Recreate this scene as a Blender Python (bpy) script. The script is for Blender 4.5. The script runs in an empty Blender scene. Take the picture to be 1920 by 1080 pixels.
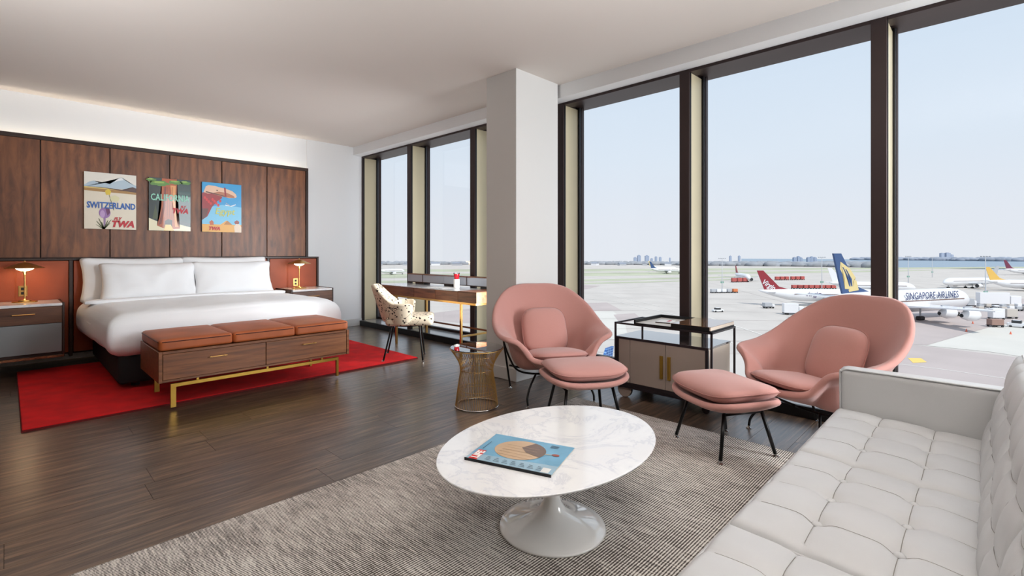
import bpy, bmesh, math, random
from mathutils import Vector, Matrix, noise
random.seed(7)
PI = math.pi
C = bpy.context.scene.collection
scn = bpy.context.scene

# ------------------------------------------------------------------ camera
EYE = 1.2
ang = math.radians(44.14)
FX, FY = math.cos(ang), math.sin(ang)
RX, RY = math.sin(ang), -math.cos(ang)
FPX = 920.0
cam = bpy.data.cameras.new('camera')
cam.sensor_width = 36.0
cam.lens = FPX * 36.0 / 1920.0
cam.shift_y = -(540 - 472.5) / 1920.0
cam.clip_start = 0.05
cam.clip_end = 5000
camo = bpy.data.objects.new('camera', cam)
C.objects.link(camo)
camo.location = (0, 0, EYE)
camo.rotation_euler = (PI / 2, 0, ang - PI / 2)
scn.camera = camo

# ------------------------------------------------------------------ world
w = bpy.data.worlds.new('sky')
scn.world = w
w.use_nodes = True
nt = w.node_tree
nt.nodes.clear()
out = nt.nodes.new('ShaderNodeOutputWorld')
bg = nt.nodes.new('ShaderNodeBackground')
tc = nt.nodes.new('ShaderNodeTexCoord')
sep = nt.nodes.new('ShaderNodeSeparateXYZ')
ramp = nt.nodes.new('ShaderNodeValToRGB')
nt.links.new(tc.outputs['Generated'], sep.inputs[0])
nt.links.new(sep.outputs['Z'], ramp.inputs[0])
nt.links.new(ramp.outputs[0], bg.inputs[0])
nt.links.new(bg.outputs[0], out.inputs[0])
bg.inputs[1].default_value = 1.0
cr = ramp.color_ramp
cr.elements[0].position = 0.0
cr.elements[0].color = (0.80, 0.835, 0.90, 1)
cr.elements[1].position = 1.0
cr.elements[1].color = (0.60, 0.76, 0.98, 1)
for p, c in ((0.06, (0.79, 0.83, 0.905)), (0.18, (0.735, 0.82, 0.925)), (0.33, (0.68, 0.79, 0.925)), (0.6, (0.64, 0.77, 0.95))):
    e = cr.elements.new(p)
    e.color = (*c, 1)

sun = bpy.data.lights.new('sun', 'SUN')
sun.energy = 3.3
sun.angle = math.radians(1.0)
sun.color = (1.0, 0.95, 0.88)
suno = bpy.data.objects.new('sun', sun)
C.objects.link(suno)
suno.rotation_euler = Vector((0.34, 0.66, -0.95)).to_track_quat('-Z', 'Y').to_euler()

def area(name, loc, aim, sx, sy, energy, col=(1, 1, 1), spread=180):
    l = bpy.data.lights.new(name, 'AREA')
    l.shape = 'RECTANGLE'
    l.size, l.size_y, l.energy, l.color = sx, sy, energy, col
    l.spread = math.radians(spread)
    o = bpy.data.objects.new(name, l)
    C.objects.link(o)
    o.location = loc
    o.rotation_euler = (Vector(aim) - Vector(loc)).to_track_quat('-Z', 'Y').to_euler()
    return o
# unseen fill lamps added to lift the room light and wash the ceiling
area('added_window_fill', (3.60, -2.80, 1.75), (3.1, 4.0, 1.0), 0.8, 2.2, 215, (0.92, 0.965, 1.0))
area('added_strip_fill', (3.68, 3.66, 1.2), (2.1, 7.0, 0.9), 0.24, 1.7, 28, (0.93, 0.97, 1.0), 110)  # added fill, hidden behind the column, brightens the bed end
area('added_ceiling_bounce', (0.9, -1.3, 0.7), (0.95, -0.2, 2.9), 1.5, 1.5, 105, (0.97, 0.985, 1.0), 84)
area('added_ceiling_bounce', (-1.1, 2.6, 0.9), (-0.1, 3.8, 2.9), 0.9, 0.9, 30, (0.97, 0.985, 1.0), 100)

scn.view_settings.view_transform = 'Standard'
scn.view_settings.look = 'None'
scn.view_settings.gamma = 1.0
scn.view_settings.use_curve_mapping = False
scn.view_settings.exposure = 0.0

# ------------------------------------------------------------------ helpers
def ray(px, py):
    u = (px - 960) / FPX
    v = (py - 472.5) / FPX
    return (FX + u * RX, FY + u * RY, -v)

def atd(px, py, d):            # point seen at that pixel at depth d
    r = ray(px, py)
    return Vector((r[0] * d, r[1] * d, EYE + r[2] * d))

def atz(px, py, z):            # point seen at that pixel on the level z
    r = ray(px, py)
    d = (z - EYE) / r[2]
    return Vector((r[0] * d, r[1] * d, z))

def lin(c):
    return tuple(((x / 255 + 0.055) / 1.055) ** 2.4 if x / 255 > 0.04045 else x / 255 / 12.92 for x in c)

MATS = {}
def mat(name, rgb, rough=0.5, metal=0.0, srgb=True, spec=0.5, noise_amt=0.0, noise_scale=20.0, bump=0.0, bump_scale=200.0,
        sheen=0.0, coat=0.0, trans=0.0, ior=1.45, emit=None, estr=0.0, stretch=(1, 1, 1)):
    if name in MATS:
        return MATS[name]
    m = bpy.data.materials.new(name)
    m.use_nodes = True
    n = m.node_tree
    b = n.nodes['Principled BSDF']
    c = lin(rgb) if srgb else rgb
    b.inputs['Base Color'].default_value = (*c, 1)
    b.inputs['Roughness'].default_value = rough
    b.inputs['Metallic'].default_value = metal
    b.inputs['IOR'].default_value = ior
    b.inputs['Specular IOR Level'].default_value = spec
    b.inputs['Sheen Weight'].default_value = sheen
    b.inputs['Coat Weight'].default_value = coat
    b.inputs['Transmission Weight'].default_value = trans
    if emit:
        b.inputs['Emission Color'].default_value = (*emit, 1)
        b.inputs['Emission Strength'].default_value = estr
    if noise_amt or bump:
        t = n.nodes.new('ShaderNodeTexCoord')
        mp = n.nodes.new('ShaderNodeMapping')
        mp.inputs['Scale'].default_value = stretch
        n.links.new(t.outputs['Object'], mp.inputs[0])
    if noise_amt:
        nz = n.nodes.new('ShaderNodeTexNoise')
        nz.inputs['Scale'].default_value = noise_scale
        nz.inputs['Detail'].default_value = 5
        n.links.new(mp.outputs[0], nz.inputs[0])
        r = n.nodes.new('ShaderNodeValToRGB')
        lo = tuple(max(0, x * (1 - noise_amt)) for x in c)
        hi = tuple(min(1, x * (1 + noise_amt)) for x in c)
        r.color_ramp.elements[0].position = 0.35
        r.color_ramp.elements[1].position = 0.65
        r.color_ramp.elements[0].color = (*lo, 1)
        r.color_ramp.elements[1].color = (*hi, 1)
        n.links.new(nz.outputs[0], r.inputs[0])
        n.links.new(r.outputs[0], b.inputs['Base Color'])
    if bump:
        nb = n.nodes.new('ShaderNodeTexNoise')
        nb.inputs['Scale'].default_value = bump_scale
        nb.inputs['Detail'].default_value = 3
        n.links.new(mp.outputs[0], nb.inputs[0])
        bn = n.nodes.new('ShaderNodeBump')
        bn.inputs['Strength'].default_value = bump
        bn.inputs['Distance'].default_value = 0.01
        n.links.new(nb.outputs[0], bn.inputs['Height'])
        n.links.new(bn.outputs[0], b.inputs['Normal'])
    MATS[name] = m
    return m

def wood(name, dark, mid, light, rough=0.45, axis='X', scale=1.0, streak=14.0, per_object=0.0, coat=0.0, figure=0.0, bump=0.1, world=False):
    """grain runs along axis (of object coordinates)"""
    m = bpy.data.materials.new(name)
    m.use_nodes = True
    n = m.node_tree
    b = n.nodes['Principled BSDF']
    b.inputs['Roughness'].default_value = rough
    b.inputs['Coat Weight'].default_value = coat
    t = n.nodes.new('ShaderNodeTexCoord')
    oi = n.nodes.new('ShaderNodeObjectInfo')
    mp = n.nodes.new('ShaderNodeMapping')
    s = {'X': (1.0, streak, streak), 'Y': (streak, 1.0, streak), 'Z': (streak, streak, 1.0)}[axis]
    mp.inputs['Scale'].default_value = tuple(x * scale for x in s)
    n.links.new(t.outputs['Object'], mp.inputs[0])
    cx = n.nodes.new('ShaderNodeVectorMath'); cx.operation = 'SCALE'
    cx.inputs[0].default_value = (13.1, 47.3, 31.7)
    n.links.new(oi.outputs['Random'], cx.inputs['Scale'])
    ad = n.nodes.new('ShaderNodeVectorMath'); ad.operation = 'ADD'
    n.links.new(mp.outputs[0], ad.inputs[0]); n.links.new(cx.outputs[0], ad.inputs[1])
    nz = n.nodes.new('ShaderNodeTexNoise')
    nz.inputs['Scale'].default_value = 2.2
    nz.inputs['Detail'].default_value = 8
    nz.inputs['Roughness'].default_value = 0.62
    nz.inputs['Distortion'].default_value = 0.6
    n.links.new(ad.outputs[0], nz.inputs[0])
    src = nz.outputs[0]
    if figure:
        wv = n.nodes.new('ShaderNodeTexWave')
        wv.inputs['Scale'].default_value = 0.55
        wv.inputs['Distortion'].default_value = 9
        wv.inputs['Detail'].default_value = 3
        wv.inputs['Detail Scale'].default_value = 0.6
        n.links.new(ad.outputs[0], wv.inputs[0])
        mx = n.nodes.new('ShaderNodeMix'); mx.data_type = 'FLOAT'
        mx.inputs[0].default_value = figure
        n.links.new(nz.outputs[0], mx.inputs[2]); n.links.new(wv.outputs[1], mx.inputs[3])
        src = mx.outputs[0]
    r = n.nodes.new('ShaderNodeValToRGB')
    r.color_ramp.elements[0].position = 0.3
    r.color_ramp.elements[0].color = (*lin(dark), 1)
    r.color_ramp.elements[1].position = 0.72
    r.color_ramp.elements[1].color = (*lin(light), 1)
    e = r.color_ramp.elements.new(0.5); e.color = (*lin(mid), 1)
    n.links.new(src, r.inputs[0])
    last = r.outputs[0]
    if per_object:
        hv = n.nodes.new('ShaderNodeHueSaturation')
        ma = n.nodes.new('ShaderNodeMapRange')
        ma.inputs[3].default_value = 1 - per_object
        ma.inputs[4].default_value = 1 + per_object
        n.links.new(oi.outputs['Random'], ma.inputs[0])
        n.links.new(ma.outputs[0], hv.inputs['Value'])
        n.links.new(last, hv.inputs['Color'])
        last = hv.outputs[0]
    n.links.new(last, b.inputs['Base Color'])
    if bump:
        bn = n.nodes.new('ShaderNodeBump')
        bn.inputs['Strength'].default_value = bump
        bn.inputs['Distance'].default_value = 0.004
        n.links.new(src, bn.inputs['Height'])
        n.links.new(bn.outputs[0], b.inputs['Normal'])
    MATS[name] = m
    return m

def link(name, me, m=None, parent=None, loc=(0, 0, 0), smooth=False):
    o = bpy.data.objects.new(name, me)
    C.objects.link(o)
    if m is not None:
        me.materials.append(m)
    if smooth:
        me.polygons.foreach_set('use_smooth', [True] * len(me.polygons))
    o.location = loc
    if parent:
        o.parent = parent
    return o

def obj(name, bm, m=None, parent=None, smooth=False, loc=(0, 0, 0), autosmooth=None):
    me = bpy.data.meshes.new(name)
    bmesh.ops.recalc_face_normals(bm, faces=bm.faces)
    bm.to_mesh(me)
    bm.free()
    o = link(name, me, m, parent, loc, smooth or autosmooth is not None)
    if autosmooth is not None:
        me.set_sharp_from_angle(angle=math.radians(autosmooth))
    return o

def pobj(name, verts, faces, m=None, parent=None, smooth=False, loc=(0, 0, 0)):
    me = bpy.data.meshes.new(name)
    me.from_pydata([tuple(v) for v in verts], [], faces)
    me.update()
    return link(name, me, m, parent, loc, smooth)

def thing(name, label, cat, loc=(0, 0, 0), rotz=0.0, group=None, kind=None):
    o = bpy.data.objects.new(name, None)
    C.objects.link(o)
    o.location = loc
    o.rotation_euler = (0, 0, rotz)
    tag(o, label, cat, group, kind)
    return o

def tag(o, label=None, cat=None, group=None, kind=None):
    if label: o['label'] = label
    if cat: o['category'] = cat
    if group: o['group'] = group
    if kind: o['kind'] = kind
    return o

def struct(name, bm, m, parent=None, **k):
    o = obj(name, bm, m, parent, **k)
    if parent is None:
        o['kind'] = 'structure'
    return o

def sempty(name):
    o = bpy.data.objects.new(name, None)
    C.objects.link(o)
    o['kind'] = 'structure'
    return o

def dup(root, loc=None, rotz=None, label=None, group=None):
    r = root.copy(); C.objects.link(r)
    if loc is not None: r.location = loc
    if rotz is not None: r.rotation_euler = (0, 0, rotz)
    if label: r['label'] = label
    if group: r['group'] = group
    for ch in list(root.children):
        c = ch.copy(); C.objects.link(c); c.parent = r
        for g in list(ch.children):
            d = g.copy(); C.objects.link(d); d.parent = c
    return r

def box(bm, x0, x1, y0, y1, z0, z1, bev=0.0, seg=1, mtx=None):
    vs = [bm.verts.new((x, y, z)) for x in (x0, x1) for y in (y0, y1) for z in (z0, z1)]
    f = [(0, 1, 3, 2), (4, 6, 7, 5), (0, 4, 5, 1), (2, 3, 7, 6), (0, 2, 6, 4), (1, 5, 7, 3)]
    fs = [bm.faces.new([vs[i] for i in q]) for q in f]
    if bev:
        es = list({e for q in fs for e in q.edges})
        r = bmesh.ops.bevel(bm, geom=es, offset=bev, segments=seg, affect='EDGES', profile=0.5)
        vs = list({v for q in r['faces'] for v in q.verts} | {v for v in vs if v.is_valid})
    if mtx is not None:
        bmesh.ops.transform(bm, matrix=mtx, verts=[v for v in vs if v.is_valid])
    return bm

def bx(*a, **k):
    bm = bmesh.new()
    return box(bm, *a, **k)

def tube(bm, pts, r, seg=10, cap=True, closed=False):
    pts = [Vector(p) for p in pts]
    n = len(pts)
    rings = []
    prev = None
    for i, p in enumerate(pts):
        if closed:
            d = (pts[(i + 1) % n] - pts[i - 1]).normalized()
        elif i == 0: d = (pts[1] - p).normalized()
        elif i == n - 1: d = (p - pts[i - 1]).normalized()
        else: d = ((pts[i + 1] - p).normalized() + (p - pts[i - 1]).normalized()).normalized()
        if prev is None:
            a = Vector((0, 0, 1)) if abs(d.z) < 0.9 else Vector((1, 0, 0))
            s = d.cross(a).normalized()
        else:
            s = (prev - d * prev.dot(d)).normalized()
        prev = s
        t = d.cross(s)
        rr = r[i] if isinstance(r, (list, tuple)) else r
        rings.append([bm.verts.new(p + (s * math.cos(2 * PI * k / seg) + t * math.sin(2 * PI * k / seg)) * rr) for k in range(seg)])
    for i in range(n if closed else n - 1):
        A, B = rings[i], rings[(i + 1) % n]
        for k in range(seg):
            bm.faces.new((A[k], A[(k + 1) % seg], B[(k + 1) % seg], B[k]))
    if cap and not closed:
        bm.faces.new(rings[0][::-1]); bm.faces.new(rings[-1])
    return bm

def tb(*a, **k):
    bm = bmesh.new()
    return tube(bm, *a, **k)

def lathe(bm, prof, seg=32, c=(0, 0), sx=1.0, sy=1.0):
    rings = []
    for r, z in prof:
        if r < 1e-6:
            rings.append([bm.verts.new((c[0], c[1], z))])
        else:
            rings.append([bm.verts.new((c[0] + sx * r * math.cos(2 * PI * k / seg), c[1] + sy * r * math.sin(2 * PI * k / seg), z)) for k in range(seg)])
    for A, B in zip(rings, rings[1:]):
        for k in range(seg):
            k2 = (k + 1) % seg
            if len(A) == 1 and len(B) == 1: continue
            if len(A) == 1: bm.faces.new((A[0], B[k], B[k2]))
            elif len(B) == 1: bm.faces.new((A[k], B[0], A[k2]))
            else: bm.faces.new((A[k], B[k], B[k2], A[k2]))
    return bm

def lt(*a, **k):
    bm = bmesh.new()
    return lathe(bm, *a, **k)

def spline(pts, n=8):
    pts = [Vector(p) for p in pts]
    P = [pts[0] * 2 - pts[1]] + pts + [pts[-1] * 2 - pts[-2]]
    o = []
    for i in range(1, len(P) - 2):
        for k in range(n):
            t = k / n
            a, b, c, d = P[i - 1], P[i], P[i + 1], P[i + 2]
            o.append(0.5 * ((2 * b) + (c - a) * t + (2 * a - 5 * b + 4 * c - d) * t * t + (3 * b - a - 3 * c + d) * t ** 3))
    o.append(pts[-1])
    return o

def prism(bm, poly, z0, z1):
    a = [bm.verts.new((x, y, z0)) for x, y in poly]
    b = [bm.verts.new((x, y, z1)) for x, y in poly]
    n = len(poly)
    bm.faces.new(a[::-1]); bm.faces.new(b)
    for i in range(n):
        bm.faces.new((a[i], a[(i + 1) % n], b[(i + 1) % n], b[i]))
    return bm

def superpad(w, d, t, nx=24, ny=20, p=4.0, edge=2.2, crown=None, wob=0.0, seed=0, pinch=0.0):
    """a stuffed cushion: rounded-rectangle outline that meets in a seam at mid height"""
    bm = bmesh.new()
    top, bot = [], []
    for side in (1, -1):
        G = []
        for j in range(ny + 1):
            row = []
            for i in range(nx + 1):
                u = 2 * i / nx - 1; v = 2 * j / ny - 1
                # squircle mapping of the square to a rounded outline
                k = (abs(u) ** p + abs(v) ** p) ** (1 / p) if (u or v) else 1
                mx = max(abs(u), abs(v))
                s = (mx / k) if k else 1
                x, y = u * s, v * s
                e = max(0.0, 1 - mx ** edge) ** 0.55
                pin = 1 - pinch * (1 - abs(x)) * (1 if abs(y) > .5 else abs(y) * 2) * 0
                h = t / 2 * e
                if wob:
                    h *= 1 + wob * noise.noise(Vector((x * 2.3 + seed, y * 2.1, side)))
                hx = x * w / 2 * (1 - pinch * (1 - y * y) ** 1 * mx ** 4)
                hy = y * d / 2 * (1 - pinch * (1 - x * x) ** 1 * mx ** 4)
                row.append(bm.verts.new((hx, hy, side * h)))
            G.append(row)
        for j in range(ny):
            for i in range(nx):
                q = (G[j][i], G[j][i + 1], G[j + 1][i + 1], G[j + 1][i])
                bm.faces.new(q if side == 1 else q[::-1])
    bmesh.ops.remove_doubles(bm, verts=bm.verts, dist=1e-5)
    return bm

def seam_loop(w, d, p=4.0, n=64, pinch=0.0):
    o = []
    for k in range(n):
        a = 2 * PI * k / n
        u, v = math.cos(a), math.sin(a)
        mx = max(abs(u), abs(v)); u /= mx; v /= mx
        kk = (abs(u) ** p + abs(v) ** p) ** (1 / p)
        x, y = u / kk, v / kk
        o.append((x * w / 2 * (1 - pinch * (1 - y * y)), y * d / 2 * (1 - pinch * (1 - x * x)), 0))
    return o

def text(name, s, size, m, parent, loc, rot=(0, 0, 0), sx=1.0, bold=0.0, shear=0.0, ext=0.0006, align='CENTER', space=1.0):
    cu = bpy.data.curves.new('t', 'FONT')
    cu.body = s
    cu.size = size
    cu.offset = bold
    cu.shear = shear
    cu.extrude = ext
    cu.align_x = align
    cu.space_character = space
    cu.resolution_u = 2
    to = bpy.data.objects.new('t', cu)
    me = bpy.data.meshes.new_from_object(to)
    bpy.data.objects.remove(to)
    me.transform(Matrix.Diagonal((sx, 1, 1, 1)))
    o = link(name, me, m, parent, loc)
    o.rotation_euler = rot
    return o

# ------------------------------------------------------------------ materials
M_wall = mat('wall_paint', (243, 244, 245), 0.75, spec=0.3)
M_ceil = mat('ceiling_paint', (229, 221, 214), 0.85, spec=0.2)
M_trimw = mat('white_trim', (220, 219, 216), 0.55)
M_bronze = mat('bronze_frame', (58, 45, 44), 0.42, metal=0.35)
M_black = mat('black_frame', (16, 16, 18), 0.4)
M_steel = mat('frame_edge_grey', (120, 122, 128), 0.35, metal=0.6)
M_tan = mat('tan_metal_panel', (210, 197, 164), 0.38, metal=0.15)
M_sill = mat('sill_stone', (150, 146, 142), 0.16)
M_brass = mat('satin_brass', (224, 178, 108), 0.28, metal=1.0)
M_brassd = mat('dull_brass', (176, 138, 62), 0.38, metal=0.9)
M_walnut = wood('walnut_panel', (76, 40, 20), (116, 68, 38), (142, 88, 50), 0.42, 'Z', 1.3, 5, per_object=0.10, figure=0.12)
M_walx = wood('walnut_grain', (86, 50, 30), (124, 76, 46), (150, 98, 62), 0.4, 'X', 1.0, 16)
M_waly = wood('walnut_grain_y', (82, 46, 26), (132, 80, 50), (160, 102, 66), 0.36, 'Y', 1.0, 16)
M_wdark = mat('dark_walnut', (52, 32, 24), 0.42, noise_amt=0.2, noise_scale=6, stretch=(1, 1, 12))
M_leather = mat('cognac_leather', (176, 92, 48), 0.45, noise_amt=0.16, noise_scale=3.5, bump=0.12, bump_scale=260)
M_leatherw = mat('cognac_wall_leather', (146, 66, 32), 0.5, noise_amt=0.12, noise_scale=2.5, bump=0.1, bump_scale=200)
M_pipe = mat('dark_leather_piping', (84, 36, 18), 0.5)
M_linen = mat('white_linen', (243, 244, 246), 0.85, sheen=0.25, bump=0.05, bump_scale=14)
M_blackfab = mat('black_fabric', (22, 22, 24), 0.85)
M_marble = mat('white_marble', (232, 230, 228), 0.12, coat=0.2)
M_pink = mat('pink_wool', (194, 140, 131), 0.9, sheen=0.3, noise_amt=0.05, noise_scale=500, bump=0.22, bump_scale=650)
M_pinkp = mat('pink_piping', (176, 122, 114), 0.9)
M_bmetal = mat('black_metal', (20, 19, 20), 0.34, metal=0.4)
M_chrome = mat('chrome', (200, 198, 195), 0.15, metal=1.0)
M_sofa = mat('grey_leather', (190, 190, 190), 0.42, noise_amt=0.02, noise_scale=4, bump=0.05, bump_scale=320)
M_sofad = mat('sofa_seam', (138, 134, 128), 0.6)
M_white = mat('white_lacquer', (240, 239, 236), 0.06, coat=1.0)

def marble_nodes(m):
    n = m.node_tree; b = n.nodes['Principled BSDF']
    t = n.nodes.new('ShaderNodeTexCoord')
    nz = n.nodes.new('ShaderNodeTexNoise'); nz.inputs['Scale'].default_value = 3.2; nz.inputs['Detail'].default_value = 6
    nz.inputs['Roughness'].default_value = 0.65; nz.inputs['Distortion'].default_value = 1.6
    n.links.new(t.outputs['Object'], nz.inputs[0])
    r = n.nodes.new('ShaderNodeValToRGB')
    e = r.color_ramp.elements
    e[0].position = 0.40; e[0].color = (*lin((234, 233, 232)), 1)
    e[1].position = 0.60; e[1].color = (*lin((230, 228, 227)), 1)
    for p, c in ((0.47, (230, 229, 229)), (0.50, (214, 214, 218)), (0.53, (229, 228, 228))):
        x = e.new(p); x.color = (*lin(c), 1)
    n.links.new(nz.outputs[0], r.inputs[0]); n.links.new(r.outputs[0], b.inputs['Base Color'])
marble_nodes(M_marble)

def rug_material():
    m = bpy.data.materials.new('woven_rug'); m.use_nodes = True
    n = m.node_tree; b = n.nodes['Principled BSDF']; b.inputs['Roughness'].default_value = 0.95
    b.inputs['Specular IOR Level'].default_value = 0.1
    t = n.nodes.new('ShaderNodeTexCoord')
    sp = n.nodes.new('ShaderNodeSeparateXYZ'); n.links.new(t.outputs['Object'], sp.inputs[0])
    def math_(op, a, bb=None, v=None):
        x = n.nodes.new('ShaderNodeMath'); x.operation = op
        n.links.new(a, x.inputs[0])
        if bb is not None: n.links.new(bb, x.inputs[1])
        if v is not None: x.inputs[1].default_value = v
        return x.outputs[0]
    def nz(scale, st, det=3):
        mp = n.nodes.new('ShaderNodeMapping'); mp.inputs['Scale'].default_value = st
        n.links.new(t.outputs['Object'], mp.inputs[0])
        z = n.nodes.new('ShaderNodeTexNoise'); z.inputs['Scale'].default_value = scale; z.inputs['Detail'].default_value = det
        n.links.new(mp.outputs[0], z.inputs[0]); return z.outputs[0]
    # cords run along X, 9 mm apart
    s = math_('SINE', math_('MULTIPLY', sp.outputs['Y'], v=2 * PI / 0.0115))
    s = math_('MULTIPLY', math_('ADD', s, v=1.0), v=0.5)
    knots = nz(60, (3.2, 4, 1), 2)
    streak = nz(9, (16, 0.9, 1), 4)
    patch = nz(2.2, (1.2, 1, 1), 3)
    a = math_('ADD', math_('MULTIPLY', s, v=0.62), math_('MULTIPLY', knots, v=0.75))
    a = math_('ADD', a, math_('MULTIPLY', streak, v=1.1))
    a = math_('ADD', a, math_('MULTIPLY', patch, v=0.55))
    a = math_('SUBTRACT', a, v=1.0)
    r = n.nodes.new('ShaderNodeValToRGB')
    r.color_ramp.elements[0].position = 0.25; r.color_ramp.elements[0].color = (*lin((74, 67, 64)), 1)
    r.color_ramp.elements[1].position = 0.78; r.color_ramp.elements[1].color = (*lin((232, 226, 218)), 1)
    e = r.color_ramp.elements.new(0.5); e.color = (*lin((176, 169, 161)), 1)
    n.links.new(a, r.inputs[0]); n.links.new(r.outputs[0], b.inputs['Base Color'])
    bn = n.nodes.new('ShaderNodeBump'); bn.inputs['Strength'].default_value = 0.5; bn.inputs['Distance'].default_value = 0.004
    n.links.new(a, bn.inputs['Height']); n.links.new(bn.outputs[0], b.inputs['Normal'])
    return m
M_rug = rug_material()
M_red = mat('red_pile', (214, 12, 18), 0.95, noise_amt=0.13, noise_scale=7, bump=0.5, bump_scale=420)
M_redside = mat('red_rug_edge', (92, 12, 12), 0.95)

def floor_material():
    m = wood('plank_floor', (38, 29, 25), (82, 65, 53), (132, 108, 86), 0.34, 'X', 1.3, 12, per_object=0.14, figure=0.0, bump=0.35)
    b = m.node_tree.nodes['Principled BSDF']
    b.inputs['Specular IOR Level'].default_value = 0.6
    b.inputs['Coat Weight'].default_value = 0.7
    b.inputs['Coat Roughness'].default_value = 0.27
    return m
M_floor = floor_material()
M_floorb = mat('floor_joint', (26, 20, 17), 0.8)

def glass_material(name, tint=(1, 1, 1), refl=0.05, rough=0.0):
    m = bpy.data.materials.new(name); m.use_nodes = True
    n = m.node_tree; n.nodes.clear()
    o = n.nodes.new('ShaderNodeOutputMaterial')
    tr = n.nodes.new('ShaderNodeBsdfTransparent'); tr.inputs[0].default_value = (*tint, 1)
    g = n.nodes.new('ShaderNodeBsdfGlossy'); g.inputs['Roughness'].default_value = rough
    fr = n.nodes.new('ShaderNodeLayerWeight'); fr.inputs[0].default_value = 0.25
    ma = n.nodes.new('ShaderNodeMath'); ma.operation = 'MULTIPLY_ADD'
    ma.inputs[1].default_value = refl * 4; ma.inputs[2].default_value = refl * 0.4
    n.links.new(fr.outputs['Fresnel'], ma.inputs[0])
    mx = n.nodes.new('ShaderNodeMixShader')
    n.links.new(ma.outputs[0], mx.inputs[0]); n.links.new(tr.outputs[0], mx.inputs[1]); n.links.new(g.outputs[0], mx.inputs[2])
    n.links.new(mx.outputs[0], o.inputs[0])
    return m
M_glass = glass_material('window_glass', (0.99, 0.995, 0.995), 0.012)
M_tglass = glass_material('table_glass', (0.93, 0.97, 0.95), 0.42)
M_wdrawer = wood('walnut_drawer', (62, 37, 24), (90, 56, 37), (112, 72, 48), 0.4, 'X', 1.0, 14)
M_shelfglass = mat('shelf_glass_sheen', (172, 178, 187), 0.2, coat=0.4)  # paler than the frosted glass: window reflection put into the colour
M_frost = mat('frosted_grey_glass', (132, 136, 138), 0.3, coat=0.2)

# ------------------------------------------------------------------ room shell
X0, X1, Y0, Y1, ZC = -1.7, 4.07, -3.2, 7.40, 2.90
fl = struct('floor', bx(X0, 4.04, Y0, Y1, -0.14, -0.006), M_floorb)
PW = 0.225
rows = int((Y1 + 0.4) / PW) + 1
rng = random.Random(11)
starts = {}
k = 0
for r in range(rows):
    y1 = 7.40 - 0.0 - r * PW
    y0 = y1 - PW
    x = X0 + rng.uniform(0.1, 1.2) - 1.3
    while x < 4.02:
        a, b = max(x, X0), min(x + 1.36, 4.02)
        x += 1.36
        if b - a < 0.05: continue
        bm = bx(a + .0009, b - .0009, y0 + .0009, y1 - .0009, -0.0055, 0.0)
        obj('floor_plank', bm, M_floor, fl)
        k += 1
struct('ceiling', bx(X0 - .1, 4.5, Y0 - .1, Y1 + .25, ZC, ZC + .12), M_ceil)
M_wallg = mat('bounce_cut_grey', (98, 90, 82), .8)  # unseen walls darkened to cut the light they throw back
struct('wall_left', bx(X0 - .12, X0, Y0, Y1, -.14, ZC), M_wallg)
struct('wall_rear', bx(X0 - .12, 4.5, Y0 - .12, Y0, -.14, ZC), M_wallg)
wb = struct('wall_back', bx(X0 - .12, X1 + .002, Y1, Y1 + .2, -.14, ZC), M_wall)
struct('wall_pier', bx(3.16, 3.84, Y1 - .016, Y1, 0, ZC), M_wall)
struct('baseboard_back', bx(3.16, 4.06, Y1 - .032, Y1 - .0165, 0, .115, .003), M_trimw)
struct('trim_1', bx(3.92, 4.46, Y0, Y1 + .2, 2.767, ZC), M_wall)        # boxed fascia above the windows
# outer pocket above the glass
struct('trim_2', bx(4.07, 4.46, Y0, Y1 + .2, 2.70 + .1, 2.766), M_bronze)
colm = struct('wall_column', bx(3.28, 3.89, 3.13, 3.53, 0, ZC), mat('column_paint', (222, 220, 217), .7, spec=.3))
struct('baseboard_column', bx(3.267, 3.902, 3.117, 3.543, 0, .115, .004), M_trimw)
# black curb and sill
struct('trim_3', bx(4.02, 4.052, Y0, Y1, 0, .082, .002), M_black)
struct('trim_4', bx(4.052, 4.46, Y0, Y1 + .2, -.14, .08), M_sill)

# ------------------------------------------------------------------ windows (one bay per mullion)
MUL = [7.36 - 1.36 * i for i in range(8)]
MUL = [7.365, 5.995, 4.60, 3.197, 1.836, 0.482, -0.87, -2.22, -3.2]
for i in range(8):
    ya = MUL[i]
    yb = MUL[i + 1]
    w_ = sempty('window_%d' % (i + 1))
    top = Y1 + .2 if i == 0 else ya + .088
    # inner nose
    obj('mullion', bx(4.07, 4.10, ya, ya + .088, .08, 2.767, .002), M_bronze, w_)
    obj('mullion_core', bx(4.10, 4.40, ya + .012, ya + .076, .08, 2.767), M_bronze, w_)
    obj('mullion_groove', bx(4.085, 4.104, ya - .004, ya + .004, .08, 2.766), M_black, w_)
    obj('side_panel', bx(4.104, 4.318, ya - .002, ya + .012, .081, 2.742, .002), M_tan, w_)
    f = obj('sash_frame', bx(4.322, 4.338, ya - .016, ya + .012, .08, 2.80, .002), M_black, w_)
    obj('sash_edge', bx(4.341, 4.349, ya - .020, ya + .012, .08, 2.80), M_steel, w_)
    obj('sash_rail', bx(4.352, 4.40, ya - .026, ya + .012, .08, 2.80, .002), M_bronze, w_)
    obj('sash_rail', bx(4.352, 4.40, yb + .088, yb + .108, .08, 2.80, .002), M_bronze, w_)
    obj('head_frame', bx(4.07, 4.205, yb + .088, ya - .0, 2.742, 2.7665, .002), M_bronze, w_)
    obj('sill_rail', bx(4.345, 4.40, yb + .108, ya - .026, .08, .112, .002), M_bronze, w_)
    obj('glass_pane', bx(4.372, 4.378, yb + .106, ya - .022, .11, 2.802), M_glass, w_)
struct('trim_5', bx(4.40, 4.47, Y0, Y1 + .2, 2.80, 2.9), M_bronze)
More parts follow.
